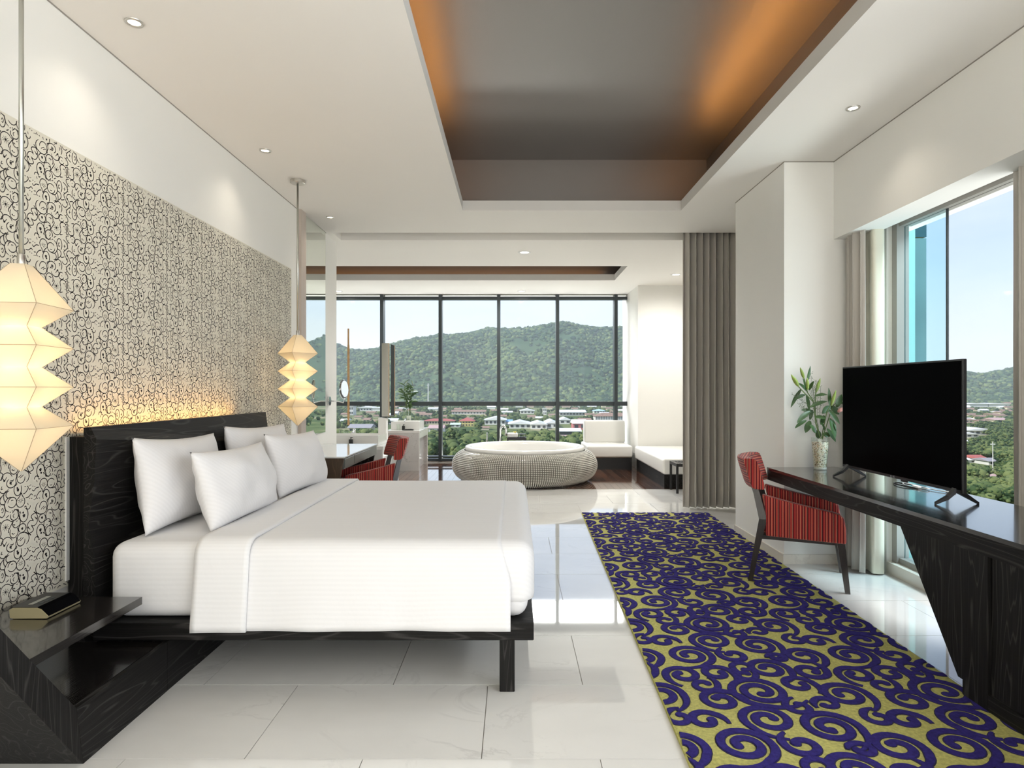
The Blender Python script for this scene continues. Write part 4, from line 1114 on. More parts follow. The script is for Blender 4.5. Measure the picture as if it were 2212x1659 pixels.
lin = [(2.648, 4.86), (2.662, 4.80), (2.645, 4.74), (2.664, 4.68), (2.648, 4.62), (2.655, 4.592), (2.69, 4.585), (2.725, 4.588), (2.735, 4.62), (2.722, 4.68), (2.737, 4.75), (2.722, 4.83)]
lin2 = [(a + 0.012, b_) for a, b_ in curve(*lin)]
o = link('curtain_lining', drape(lin2, 0.012, 2.72, 3, 0.006), 'lining', smooth=True); thick(o, 0.003)
tag(o, 'cream curtain lining folded beside the window jamb', 'curtain')
o = link('curtain', drape(folds((2.725, 3.385), (2.735, 2.25), 0.115, 0.042, 12), 0.012, 2.72, 4, 0.02), 'drape', smooth=True); thick(o, 0.003)
tag(o, 'grey window curtain hanging beyond the television, cut by the picture edge', 'curtain', 'grey curtains')
# ================================================================== DESK BEHIND THE BED, BATHING END
wd = thing('writing_desk', (-1.85, 6.3, 0), 'white-topped dark desk against the left wall beneath the tall mirror, behind the bed', 'desk')
MT['white_gloss'] = mat('white_back_painted_glass', (0.74, 0.76, 0.75), 0.06, coat=0.3)
MT['slate'] = mat('slate_lacquer', (0.115, 0.115, 0.105), 0.3, coat=0.15)
link('desk_top', rbox(-2.15, -1.541, 5.63, 7.02, 0.752, 0.765, 0.002, 1), 'white_gloss', wd)
link('apron', MB().box(-1.575, -1.552, 5.662, 7.015, 0.648, 0.752), 'slate', wd)
link('end_panel', MB().prism([(-2.15, 0), (-1.69, 0), (-1.545, 0.752), (-2.15, 0.752)], 'Y', 5.632, 5.660), 'brown_wood', wd)
link('end_panel', MB().prism([(-2.15, 0), (-1.69, 0), (-1.552, 0.752), (-2.15, 0.752)], 'Y', 6.99, 7.018), 'black_wood_z', wd)
link('back_panel', MB().box(-2.15, -2.13, 5.66, 6.99, 0.15, 0.752), 'black_wood', wd)
dr = link('drawer', rbox(-1.553, -1.546, 6.02, 6.70, 0.662, 0.740, 0.002, 1), 'slate', wd)
link('drawer', rbox(-1.553, -1.546, 5.675, 6.01, 0.662, 0.740, 0.002, 1), 'slate', wd)
link('drawer_box', MB().box(-2.10, -1.575, 5.662, 6.98, 0.66, 0.75), 'black_plastic', wd)

# tall wall mirror with its side post
wm = thing('wall_mirror', (WL, 6.6, 0.9), 'tall frameless mirror on the left wall with a pale post down its near side', 'mirror')
MT['post'] = mat('taupe_post', (0.50, 0.43, 0.38), 0.5)
link('post', MB().box(WL, WL + 0.035, 6.19, 6.335, 0.40, CEIL), 'post', wm)
link('black_edge', MB().box(WL, WL + 0.03, 6.336, 6.350, 0.9, CEIL - 0.01), 'black_plastic', wm)
mir = MB().prism([(WL + 0.004, 6.352), (WL + 0.020, 6.352), (WL + 0.012, 7.06), (WL + 0.004, 7.06)], 'Z', 0.895, CEIL - 0.012)
link('mirror_glass', mir, 'mirror', wm)

# swivel shaving mirror
sm = thing('shaving_mirror', (WL, 7.2, 1.24), 'round chrome magnifying mirror on a swing arm fixed to the wall end', 'mirror')
def disc(c, n, r, t, seg=32):
    n = Vector(n).normalized(); q = Vector((0, 0, 1)).rotation_difference(n); c = Vector(c)
    m0 = MB().lathe([(r * 0.985, 0), (r, t * 0.3), (r, t * 0.7), (r * 0.97, t)], (0, 0, 0), seg)
    o = MB(); o.v = [tuple(q @ Vector(p) + c) for p in m0.v]; o.f = m0.f; return o
link('wall_plate', disc((WL, 7.2, 1.245), (1, 0, 0), 0.055, 0.022), 'chrome', sm, smooth=True, angle=40)
link('swing_arm', MB().tube([(WL + 0.02, 7.2, 1.245), (-2.05, 7.19, 1.243), (-1.975, 7.19, 1.225), (-1.968, 7.19, 1.26)], 0.006, 8), 'chrome', sm, smooth=True)
MT['dark_chrome'] = mat('dark_chrome', (0.22, 0.22, 0.22), 0.15, metal=1.0)
hc = Vector((-1.968, 7.19, 1.385)); hn = Vector((0.985, -0.16, 0.05)).normalized()
side = hn.cross(Vector((0, 0, 1))).normalized()
link('yoke', MB().tube([hc + (side * math.cos(a) + Vector((0, 0, 1)) * math.sin(a)) * 0.119 for a in [PI + PI * k / 16 for k in range(17)]], 0.0045, 6), 'chrome', sm, smooth=True)
rim_ = disc(hc - hn * 0.008, hn, 0.108, 0.016); link('mirror_rim', rim_, 'dark_chrome', sm, smooth=True, angle=40)
link('mirror_glass', disc(hc + hn * 0.0085, hn, 0.098, 0.001), mat('bright_mirror', (0.92, 0.92, 0.92), 0.02, metal=1.0), sm)

# ---- vanities
def basin(mb, x0, x1, y0, y1, z0, z1, w=0.022, floor_z=None):
    fz = z0 + 0.03 if floor_z is None else floor_z
    a = [(x0, y0), (x1, y0), (x1, y1), (x0, y1)]; b = [(x0 + w, y0 + w), (x1 - w, y0 + w), (x1 - w, y1 - w), (x0 + w, y1 - w)]
    c_ = [(x0 + w * 2.2, y0 + w * 2.2), (x1 - w * 2.2, y0 + w * 2.2), (x1 - w * 2.2, y1 - w * 2.2), (x0 + w * 2.2, y1 - w * 2.2)]
    vs = [(*p, z0) for p in a] + [(*p, z1) for p in a] + [(*p, z1) for p in b] + [(*p, fz) for p in c_]
    fs = [(3, 2, 1, 0), (12, 13, 14, 15)]
    for q in range(4):
        r_ = (q + 1) % 4
        fs += [(q, r_, 4 + r_, 4 + q), (4 + q, 4 + r_, 8 + r_, 8 + q), (8 + q, 8 + r_, 12 + r_, 12 + q)]
    return mb.add(vs, fs)
def vanity(label, y0, y1, xl):
    t = thing('vanity_unit', (-2.1, (y0 + y1) / 2, 0), label, 'vanity', 'marble vanity units')
    link('counter', rbox(xl, -1.605, y0 - 0.003, y1 + 0.003, 0.640, 0.680, 0.003, 1), 'porcelain', t)
    link('front_panel', MB().box(xl, -1.622, y0, y0 + 0.03, 0.0, 0.640), 'marble_grey', t)
    link('back_panel', MB().box(xl, -1.622, y1 - 0.03, y1, 0.0, 0.640), 'marble_grey', t)
    link('side_rail', MB().box(-1.622, -1.608, y0, y1, 0.545, 0.640), 'porcelain', t)
    link('side_post', MB().box(-1.622, -1.608, y0, y0 + 0.035, 0, 0.545), 'porcelain', t)
    link('side_post', MB().box(-1.622, -1.608, y1 - 0.035, y1, 0, 0.545), 'porcelain', t)
    link('side_panel', MB().box(-1.70, -1.68, y0 + 0.03, y1 - 0.03, 0.0, 0.640), 'marble_grey', t)
    return t
vanity('marble vanity unit just behind the white-topped desk', 7.62, 8.63, -2.75)
vanity('grey marble vanity unit standing by the far windows', 10.57, 11.60, -2.195)
def washbasin(label, x1, y0, y1, zt, x0):
    t = thing('wash_basin', (-2.1, y0, 0.68), label, 'basin', 'white rectangular wash basins')
    link('bowl', basin(MB(), x0, x1, y0, y1, 0.681, zt), 'porcelain', t)
    link('drain', MB().lathe([(0.03, 0), (0.03, 0.004), (0.02, 0.005)], ((x0 + x1) / 2, (y0 + y1) / 2, 0.711), 16), 'chrome', t)
    return t
washbasin('white rectangular wash basin just behind the white-topped desk', -1.69, 7.73, 8.24, 0.80, -2.60)
washbasin('white rectangular wash basin on the far grey marble vanity', -1.645, 10.82, 11.36, 0.82, -2.14)
def faucet(label, x, y, z):
    t = thing('basin_tap', (x, y, z), label, 'tap')
    link('body', MB().lathe([(0.026, 0), (0.026, 0.006), (0.019, 0.01), (0.019, 0.16), (0.012, 0.165)], (x, y, z), 18), 'chrome', t, smooth=True, angle=40)
    link('spout', MB().tube([(x, y, z + 0.12), (x + 0.0, y - 0.06, z + 0.135), (x, y - 0.13, z + 0.128), (x, y - 0.14, z + 0.105)], [0.014, 0.013, 0.012, 0.011], 10), 'chrome', t, smooth=True)
    link('lever', rbox(x - 0.008, x + 0.008, y - 0.05, y + 0.02, z + 0.166, z + 0.176, 0.003, 1), 'chrome', t)
faucet('chrome mixer tap at the wash basin behind the white-topped desk', -2.15, 8.36, 0.68)
faucet('chrome mixer tap at the far grey marble vanity', -2.0, 11.43, 0.68)
def dispenser(name, label, x, y, z, r, h, m, cat='bottle'):
    t = thing(name, (x, y, z), label, cat)
    link('bottle', rbox(x - r, x + r, y - r, y + r, z, z + h * 0.78, r * 0.35, 2), m, t, smooth=True, angle=40)
    link('pump', MB().tube([(x, y, z + h * 0.77), (x, y, z + h * 0.95)], r * 0.25, 8).box(x - r * 0.3, x + r * 0.9, y - r * 0.3, y + r * 0.3, z + h * 0.92, z + h), 'black_plastic', t)
dispenser('soap_dispenser', 'black soap dispenser in front of the basin behind the white-topped desk', -2.015, 7.675, 0.68, 0.024, 0.11, 'black_plastic')
dispenser('soap_dispenser', 'black soap dispenser in front of the far basin', -1.912, 10.75, 0.68, 0.024, 0.10, 'black_plastic')
t = thing('soap_dish', (-2.19, 7.67, 0.68), 'small white soap dish beside the black dispenser behind the desk', 'dish')
link('dish', basin(MB(), -2.235, -2.145, 7.645, 7.700, 0.681, 0.70, 0.006, 0.688), 'porcelain', t); link('soap_bar', rbox(-2.22, -2.16, 7.655, 7.69, 0.689, 0.705, 0.006, 2), 'cream_plastic', t, smooth=True)
t = thing('toiletry_tray', (-1.82, 10.70, 0.68), 'low black tray with toiletries on the front edge of the far marble vanity', 'tray')
link('tray', basin(MB(), -1.89, -1.73, 10.645, 10.745, 0.681, 0.698, 0.006, 0.686), 'black_plastic', t)
link('tube', MB().tube([(-1.87, 10.69, 0.694), (-1.76, 10.70, 0.696)], 0.008, 8), 'black_plastic', t, smooth=True)
def tumbler(label, x, y, z, r=0.034, h=0.10):
    o = link('glass_tumbler', MB().lathe([(r * 0.85, 0), (r, h), (r * 0.94, h), (r * 0.8, 0.008), (0.001, 0.008)], (x, y, z), 20, True, False), 'vase_glass', smooth=True, angle=40)
    tag(o, label, 'glass', 'drinking glasses at the vanities')
tumbler('clear glass tumbler in front of the far basin', -2.00, 10.74, 0.681)
tumbler('clear glass tumbler by the wall end behind the desk, nearer the tap', -2.26, 8.36, 0.681, 0.036, 0.13)
tumbler('clear glass tumbler by the wall end behind the desk, close to the wall', -2.33, 8.40, 0.681, 0.036, 0.15)

# standing mirrors of the vanities
ms = thing('mirror_stand', (-1.92, 9.25, 0), 'slim two-faced mirror box on a white pedestal between the two vanity units', 'mirror')
link('pedestal', MB().box(-1.985, -1.872, 9.08, 9.22, 0, 0.965), 'wall', ms)
link('near_face', MB().box(-1.937, -1.836, 9.095, 9.100, 0.985, 2.062), mat('grey_satin_mirror', (0.46, 0.45, 0.41), 0.12, metal=0.9), ms)
link('mirror_box', MB().box(-1.937, -1.838, 9.1, 9.56, 0.985, 2.062), 'white_plastic', ms)
link('mirror_glass', MB().box(-1.838, -1.834, 9.13, 9.535, 0.99, 2.058), 'mirror', ms)
for a, b_ in ((9.1, 9.13), (9.535, 9.56)):
    link('oak_edge', MB().box(-1.838, -1.832, a, b_, 0.985, 2.062), 'ochre_wood', ms)
link('black_edge', MB().box(-1.937, -1.834, 9.098, 9.562, 0.972, 0.985), 'black_plastic', ms)
mp_ = thing('framed_mirror', (-2.22, 8.5, 0.9), 'thin oak-edged mirror seen edge-on above the basin behind the desk', 'mirror')
def slab(y0, y1, x0, w, z0, z1, k=-0.2675):
    return MB().add([(x0 + k * (y - 8.3) + s, y, z) for z in (z0, z1) for (y, s) in ((y0, 0), (y0, w), (y1, w), (y1, 0))], [(3, 2, 1, 0), (4, 5, 6, 7), (0, 1, 5, 4), (1, 2, 6, 5), (2, 3, 7, 6), (3, 0, 4, 7)])
link('oak_edge', slab(8.3, 8.33, -2.228, 0.030, 0.90, 1.975), 'ochre_wood', mp_)
link('mirror_glass', slab(8.33, 8.70, -2.222, 0.018, 0.90, 1.975), 'mirror', mp_)
link('oak_edge', slab(8.70, 8.73, -2.226, 0.024, 0.90, 2.235), 'ochre_wood', mp_)

# plant in a glass vase at the far vanity
x_, y_, z_ = -1.945, 11.49, 0.681
v2 = thing('vase', (x_, y_, z_), 'slender clear glass vase behind the far wash basin', 'vase')
link('glass_wall', MB().lathe([(0.035, 0.0), (0.04, 0.006), (0.05, 0.31), (0.046, 0.31), (0.034, 0.02)], (x_, y_, z_), 20, True, False), 'vase_glass', v2, smooth=True, angle=40)
link('water', MB().lathe([(0.033, 0.021), (0.043, 0.22), (0.001, 0.22)], (x_, y_, z_), 18, True, False), mat('pale_water_in_vase', (0.62, 0.64, 0.55), 0.1, spec=0.6), v2, smooth=True, angle=40)
b2 = thing('leaf_bouquet', (x_, y_, z_ + 0.25), 'spray of long dark green leaves in the vase by the far windows', 'plant')
rs = random.Random(21)
for k in range(9):
    a = 2 * PI * k / 9; sp = rs.uniform(0.05, 0.2)
    tip = Vector((x_ + sp * math.cos(a), y_ + sp * math.sin(a) * 0.8, z_ + rs.uniform(0.55, 0.80)))
    tip.y = min(tip.y, 11.60)
    base = Vector((x_ + 0.01 * math.cos(a), y_ + 0.01 * math.sin(a), z_ + 0.05)); mid = base.lerp(tip, 0.55) + Vector((0, 0, 0.06))
    link('stem', MB().tube([base, mid, tip], 0.0035, 5), 'stem', b2, smooth=True)
    for j in range(7):
        t = 0.35 + 0.11 * j; p = (mid.lerp(tip, (t - 0.5) * 2) if t > 0.5 else base.lerp(mid, t * 2))
        an = rs.uniform(0, 2 * PI); d = Vector((math.cos(an), 0.6 * math.sin(an), rs.uniform(0.1, 1.1)))
        mb = MB(); leaf(mb, p, d, rs.uniform(0.10, 0.17), rs.uniform(0.022, 0.034), 0.5, up=Vector((rs.uniform(-.3, .3), -0.8, 0.6)))
        link('leaf', mb, 'green_leaf', b2, smooth=True)

# ---- round bathtub wrapped in mosaic
TX, TY = 0.165, 9.575
tub = thing('bathtub', (TX, TY, 0), 'large round white bathtub with a bulging glittering mosaic skirt', 'bathtub')
def skirt(ph, off=0.0):
    c_ = max(0.0, math.cos(ph)); r = 0.80 + 0.309 * c_ ** 0.8 + off * math.cos(ph); z = 0.236 + 0.236 * math.sin(ph) + off * math.sin(ph)
    return r, max(0.0005, z)
PH0, PH1 = R(-86), R(71)
link('skirt_core', MB().lathe([skirt(PH0 + (PH1 - PH0) * k / 28) for k in range(29)], (TX, TY, 0), 96, True, False), mat('mosaic_grout', (0.10, 0.09, 0.07), 0.5), tub, smooth=True)
mb = MB(); NR, NC = 25, 216
for i in range(NR):
    for j in range(NC):
        p0 = PH0 + (PH1 - PH0) * (i + 0.16) / NR; p1 = PH0 + (PH1 - PH0) * (i + 0.84) / NR
        a0 = 2 * PI * (j + 0.16) / NC; a1 = 2 * PI * (j + 0.84) / NC
        pm, am = (p0 + p1) / 2, (a0 + a1) / 2
        def P(ph, a, off):
            r, z = skirt(ph, off); return (TX + r * math.cos(a), TY + r * math.sin(a), z)
        vs = [P(p0, a0, 0.001), P(p0, a1, 0.001), P(p1, a1, 0.001), P(p1, a0, 0.001)]
        f_ = 0.55
        vs += [P(pm + (p - pm) * f_, am + (a - am) * f_, 0.009) for p, a in ((p0, a0), (p0, a1), (p1, a1), (p1, a0))]
        mb.add(vs, [(4, 5, 6, 7), (0, 1, 5, 4), (1, 2, 6, 5), (2, 3, 7, 6), (3, 0, 4, 7)])
o = link('mosaic', mb, mat('pearl_mosaic', (0.72, 0.70, 0.63), 0.12, spec=1.0, coat=0.6), tub, recalc=False, smooth=False); o['kind'] = 'stuff'
link('rim', MB().lathe([(0.905, 0.448), (0.915, 0.46), (0.917, 0.500), (0.908, 0.516), (0.89, 0.521), (0.83, 0.520), (0.812, 0.510), (0.79, 0.46), (0.74, 0.22), (0.66, 0.12), (0.30, 0.10), (0.001, 0.095)], (TX, TY, 0), 96, False, False), 'acrylic', tub, smooth=True, angle=60)
link('headrest_step', rbox(TX - 0.80, TX - 0.60, TY - 0.30, TY + 0.10, 0.36, 0.47, 0.03, 3), 'acrylic', tub, smooth=True)
link('overflow', disc((TX - 0.595, TY - 0.12, 0.43), (1, 0, 0.1), 0.03, 0.01, 20), 'chrome', tub)
link('drain', MB().lathe([(0.04, 0.0), (0.04, 0.006), (0.02, 0.01)], (TX, TY, 0.096), 20), 'chrome', tub)
tp = thing('bath_spout', (-0.235, 10.86, 0), 'tall chrome gooseneck bath filler standing behind the round tub', 'tap')
gx, gy = -0.235, 10.86
link('spout', MB().tube([(gx, gy, 0.02), (gx, gy, 0.62)] + [(gx + 0.05 - 0.05 * math.cos(a), gy - 0.03 + 0.03 * math.cos(a), 0.66 + 0.09 * math.sin(a)) for a in [PI * k / 10 for k in range(11)]] + [(gx + 0.1, gy - 0.06, 0.58)], 0.018, 12), 'chrome', tp, smooth=True)
link('base_flange', MB().lathe([(0.05, 0), (0.05, 0.012), (0.025, 0.02)], (gx, gy, 0), 20), 'chrome', tp, smooth=True, angle=40)
hs = thing('hand_shower', (-0.467, 10.80, -2.60), 'slim upright hand shower behind the round tub', 'hand shower')
link('handle', MB().tube([(-0.467, 10.80, 0.45), (-0.467, 10.80, 0.635)], [0.012, 0.010], 10), 'chrome', hs, smooth=True)
link('holder', MB().tube([(-0.467, 10.80, 0.0), (-0.467, 10.80, 0.46)], 0.016, 10), 'black_metal', hs, smooth=True)
def slat_table(label, x0, x1, y0, y1, zt, n, along='X'):
    t = thing('slatted_table', ((x0 + x1) / 2, (y0 + y1) / 2, 0), label, 'table', 'black slatted side tables')
    w = 0.028
    link('frame_rail', MB().box(x0, x1, y0, y0 + w, zt - 0.04, zt), 'black_metal', t); link('frame_rail', MB().box(x0, x1, y1 - w, y1, zt - 0.04, zt), 'black_metal', t)
    link('frame_rail', MB().box(x0, x0 + w, y0 + w, y1 - w, zt - 0.04, zt), 'black_metal', t); link('frame_rail', MB().box(x1 - w, x1, y0 + w, y1 - w, zt - 0.04, zt), 'black_metal', t)
    for k in range(n):
        c_ = x0 + w + (x1 - x0 - 2 * w) * (k + 0.5) / n; hw = (x1 - x0 - 2 * w) / n * 0.32
        link('slat', MB().box(c_ - hw, c_ + hw, y0 + w, y1 - w, zt - 0.018, zt - 0.002), 'black_metal', t)
    for xx in (x0, x1 - w):
        for yy in (y0, y1 - w): link('leg', MB().box(xx, xx + w, yy, yy + w, 0, zt - 0.04), 'black_metal', t)
slat_table('low black slatted side table partly behind the tall grey curtain', 2.155, 2.56, 8.22, 8.585, 0.395, 8)
slat_table('black slatted table behind the round tub, a towel on it', -0.12, 0.215, 10.76, 11.02, 0.545, 7)
tw = tag(link('towel', rbox(-0.115, 0.07, 10.78, 11.0, 0.546, 0.62, 0.02, 3), mat('white_towel', (0.70, 0.70, 0.69), 0.95, bump=0.6, bscale=300), smooth=True), 'white folded towel on the table behind the round tub', 'towel')
fl = thing('frangipani_flower', (0.018, 10.86, 0.62), 'small yellow flower lying on the white towel', 'flower')
for k in range(5):
    mb = MB(); a = 2 * PI * k / 5; leaf(mb, (0.018, 10.86, 0.622), (math.cos(a), math.sin(a), 0.7), 0.05, 0.035, 0.2); link('petal', mb, mat('yellow_petal', (0.75, 0.60, 0.05), 0.5) if k == 0 else bpy.data.materials['yellow_petal'], fl, smooth=True)
rk = thing('bath_rack', (0.14, 10.9, 0.546), 'small black ribbed holder beside the towel behind the round tub', 'holder')
link('base', MB().box(0.078, 0.205, 10.80, 10.98, 0.546, 0.552), 'black_metal', rk); link('top_rim', MB().box(0.078, 0.205, 10.80, 10.98, 0.598, 0.604), 'black_metal', rk)
for k in range(5): link('rib', MB().box(0.078 + k * 0.0295, 0.087 + k * 0.0295, 10.80, 10.806, 0.552, 0.598), 'black_metal', rk)

# ---- white seats
sf = thing('lounge_seat', (1.66, 11.2, 0), 'square white upholstered seat with a backrest in the far window corner', 'seat')
link('plinth', MB().box(1.285, 2.04, 10.73, 11.66, 0, 0.205), 'black_plastic', sf)
link('seat_cushion', rbox(1.262, 2.048, 10.69, 11.68, 0.206, 0.412, 0.035, 4), 'leather', sf, smooth=True)
link('backrest', rbox(1.300, 2.045, 11.40, 11.67, 0.405, 0.812, 0.03, 4), 'leather', sf, smooth=True)
bn = thing('bench', (2.55, 9.6, 0), 'long white upholstered bench on a black plinth along the side wall', 'bench')
link('plinth', MB().box(2.10, 3.15, 8.66, 10.62, 0, 0.195), 'black_wood', bn)
link('seat_cushion', rbox(2.072, 3.17, 8.625, 10.65, 0.196, 0.414, 0.035, 4), 'leather', bn, smooth=True)
# ================================================================== THE VALLEY OUTSIDE
ZG = -28.0
def ridge_pts():
    T = [(-900, 790), (0, 775), (400, 768), (600, 760), (730, 757), (800, 757), (830, 752), (860, 742), (900, 733), (930, 726), (950, 722), (980, 724), (1010, 723), (1040, 716), (1080, 713), (1120, 709), (1160, 706), (1200, 703), (1230, 704), (1260, 706), (1300, 709), (1356, 708), (1450, 722), (1600, 760), (1800, 800), (2085, 806), (2110, 810), (2140, 811), (2180, 805), (2400, 790), (3600, 790)]
    return [((u - 1110) / 1340, 1.37 + (843 - v) * 1950 / 1340) for u, v in T]
RP = ridge_pts()
RA_, RH_ = np.array([p[0] for p in RP]), np.array([p[1] for p in RP])
def hill_z(x, y):
    a = x / y
    hr = float(np.interp(a, RA_, RH_)) - ZG
    t = (y - 1330) / (1950 - 1330)
    if t <= 0: return ZG - 0.3
    n = mnoise.fractal(Vector((x * 0.0042, y * 0.0042, 3.3)), 0.9, 2.1, 5)
    n += 0.9 * (0.5 - abs(mnoise.noise(Vector((a * 9.0, y * 0.0012, 6.1)))) * 2)
    if t < 1:
        s = t * t * (3 - 2 * t); s = 0.55 * s + 0.45 * t ** 1.1
    else:
        s = 1 - 0.10 * min(1.5, t - 1)
    e = min(1, t * 2.2) * (1 - 0.96 * math.exp(-((t - 1) / 0.14) ** 2))
    return ZG + hr * s + n * 34 * e
def leafy_mat(name, a, b, c, scale=0.02):
    """foliage: tone varies from clump to clump and over the slope"""
    m, N, L, bs = new_mat(name); setp(bs, 0.8, 0, 0.15)
    ge = N.new('ShaderNodeNewGeometry'); nz = N.new('ShaderNodeTexNoise'); nz.inputs['Scale'].default_value = scale; nz.inputs['Detail'].default_value = 4
    L.new(ge.outputs['Position'], nz.inputs['Vector'])
    ad = N.new('ShaderNodeMath'); ad.operation = 'MULTIPLY_ADD'; ad.inputs[1].default_value = 0.62; L.new(ge.outputs['Random Per Island'], ad.inputs[0]); 
    m2 = N.new('ShaderNodeMath'); m2.operation = 'MULTIPLY'; m2.inputs[1].default_value = 0.62; L.new(nz.outputs['Fac'], m2.inputs[0]); L.new(m2.outputs[0], ad.inputs[2])
    oi = N.new('ShaderNodeObjectInfo'); a3 = N.new('ShaderNodeMath'); a3.operation = 'MULTIPLY_ADD'; a3.inputs[1].default_value = 0.3; a3.inputs[2].default_value = -0.15; L.new(oi.outputs['Random'], a3.inputs[0])
    a4 = N.new('ShaderNodeMath'); a4.operation = 'ADD'; L.new(ad.outputs[0], a4.inputs[0]); L.new(a3.outputs[0], a4.inputs[1])
    r = N.new('ShaderNodeValToRGB'); L.new(a4.outputs[0], r.inputs['Fac'])
    e = r.color_ramp.elements; e[0].position = 0.3; e[0].color = (*a, 1); e[1].position = 0.85; e[1].color = (*c, 1); k = e.new(0.55); k.color = (*b, 1)
    L.new(r.outputs[0], bs.inputs['Base Color']); return m
MT['forest'] = leafy_mat('forest_foliage', (0.022, 0.055, 0.030), (0.055, 0.105, 0.045), (0.19, 0.24, 0.085), 0.006)
MT['tree'] = leafy_mat('tree_foliage', (0.018, 0.038, 0.016), (0.050, 0.085, 0.030), (0.15, 0.18, 0.065), 0.03)
MT['bark'] = mat('bark', (0.10, 0.075, 0.05), 0.9)
def ground_mat():
    m, N, L, b = new_mat('valley_ground'); setp(b, 0.9, 0, 0.1)
    ge = N.new('ShaderNodeNewGeometry'); n = N.new('ShaderNodeTexNoise'); n.inputs['Scale'].default_value = 0.022; n.inputs['Detail'].default_value = 6; L.new(ge.outputs['Position'], n.inputs['Vector'])
    r = N.new('ShaderNodeValToRGB'); L.new(n.outputs['Fac'], r.inputs['Fac']); e = r.color_ramp.elements
    e[0].position = 0.35; e[0].color = (0.06, 0.10, 0.03, 1); e[1].position = 0.72; e[1].color = (0.42, 0.34, 0.22, 1); k = e.new(0.55); k.color = (0.16, 0.19, 0.07, 1)
    L.new(r.outputs[0], b.inputs['Base Color']); return m
g = MB(); g.grid(lambda u, v: (-3000 + 6500 * u, 60 + 1600 * v, ZG), 2, 2)
struct('ground', g, ground_mat())
hl = MB()
def hgrid(u, v):
    a = -1.0 + 2.6 * u; y = 1320 + 1180 * v
    return (a * y, y, hill_z(a * y, y))
hl.grid(hgrid, 300, 48)
hills = struct('hills', hl, 'forest', smooth=True)

# tree crowns: many leaf clumps over a lumpy outline
def ico(sub):
    bm = bmesh.new(); bmesh.ops.create_icosphere(bm, subdivisions=sub, radius=1); v = np.array([x.co for x in bm.verts]); f = np.array([[q.index for q in p.verts] for p in bm.faces]); bm.free(); return v, f
IV0, IF0 = ico(1); IV1, IF1 = ico(2)
def np_mesh(name, V, Fc, m, smooth=False):
    me = bpy.data.meshes.new(name); nv, nf = len(V), len(Fc)
    me.vertices.add(nv); me.vertices.foreach_set('co', V.astype(np.float32).ravel())
    me.loops.add(nf * 3); me.loops.foreach_set('vertex_index', Fc.astype(np.int32).ravel())
    me.polygons.add(nf); me.polygons.foreach_set('loop_start', np.arange(0, nf * 3, 3, dtype=np.int32))
    me.update(calc_edges=True); me.validate()
    if smooth: me.polygons.foreach_set('use_smooth', [True] * nf)
    me.materials.append(MT[m]); return me
def clumps(C, Rr, squash, IV, IF, jit=0.25):
    n = len(C); q = rng.normal(size=(n, 3, 3)); Q = np.linalg.qr(q)[0]
    base = IV[None] * (1 + jit * rng.uniform(-1, 1, size=(n, len(IV), 1)))
    V = np.einsum('nij,nkj->nki', Q, base) * Rr[:, None, None]; V[:, :, 2] *= squash; V += C[:, None, :]
    Fc = IF[None] + (np.arange(n) * len(IV))[:, None, None]
    return V.reshape(-1, 3), Fc.reshape(-1, 3)
def crown_mesh(seed, wide, n=230):
    r_ = np.random.default_rng(seed); lob = r_.uniform(-1, 1, size=(7, 3)) * [0.55 * wide, 0.55 * wide, 0.35] + [0, 0, 0.95]; lr = r_.uniform(0.38, 0.62, 7)
    k = r_.integers(0, 7, n); d = r_.normal(size=(n, 3)); d /= np.linalg.norm(d, axis=1)[:, None]; d[:, 2] = np.abs(d[:, 2]) * 0.9 - 0.25
    C = lob[k] + d * lr[k][:, None] * r_.uniform(0.7, 1.05, (n, 1)); Rr = r_.uniform(0.09, 0.19, n)
    V, Fc = clumps(C, Rr, 0.75, IV0, IF0, 0.3)
    # dark inner mass so the crown is not hollow
    V2, F2 = clumps(lob, lr * 0.85, 0.9, IV1, IF1, 0.12)
    return np_mesh('tree', np.concatenate([V, V2]), np.concatenate([Fc, F2 + len(V)]), 'tree')
crowns = [crown_mesh(s, w) for s, w in ((1, 1.0), (2, 1.25), (3, 0.85), (4, 1.1))]
tkb = MB().tube([(0, 0, 0), (0.03, 0, 0.5), (0.0, 0.02, 1.0)], [0.07, 0.055, 0.03], 7)
tk = link('trunk', tkb, 'bark'); tk_me = tk.data; bpy.data.objects.remove(tk)
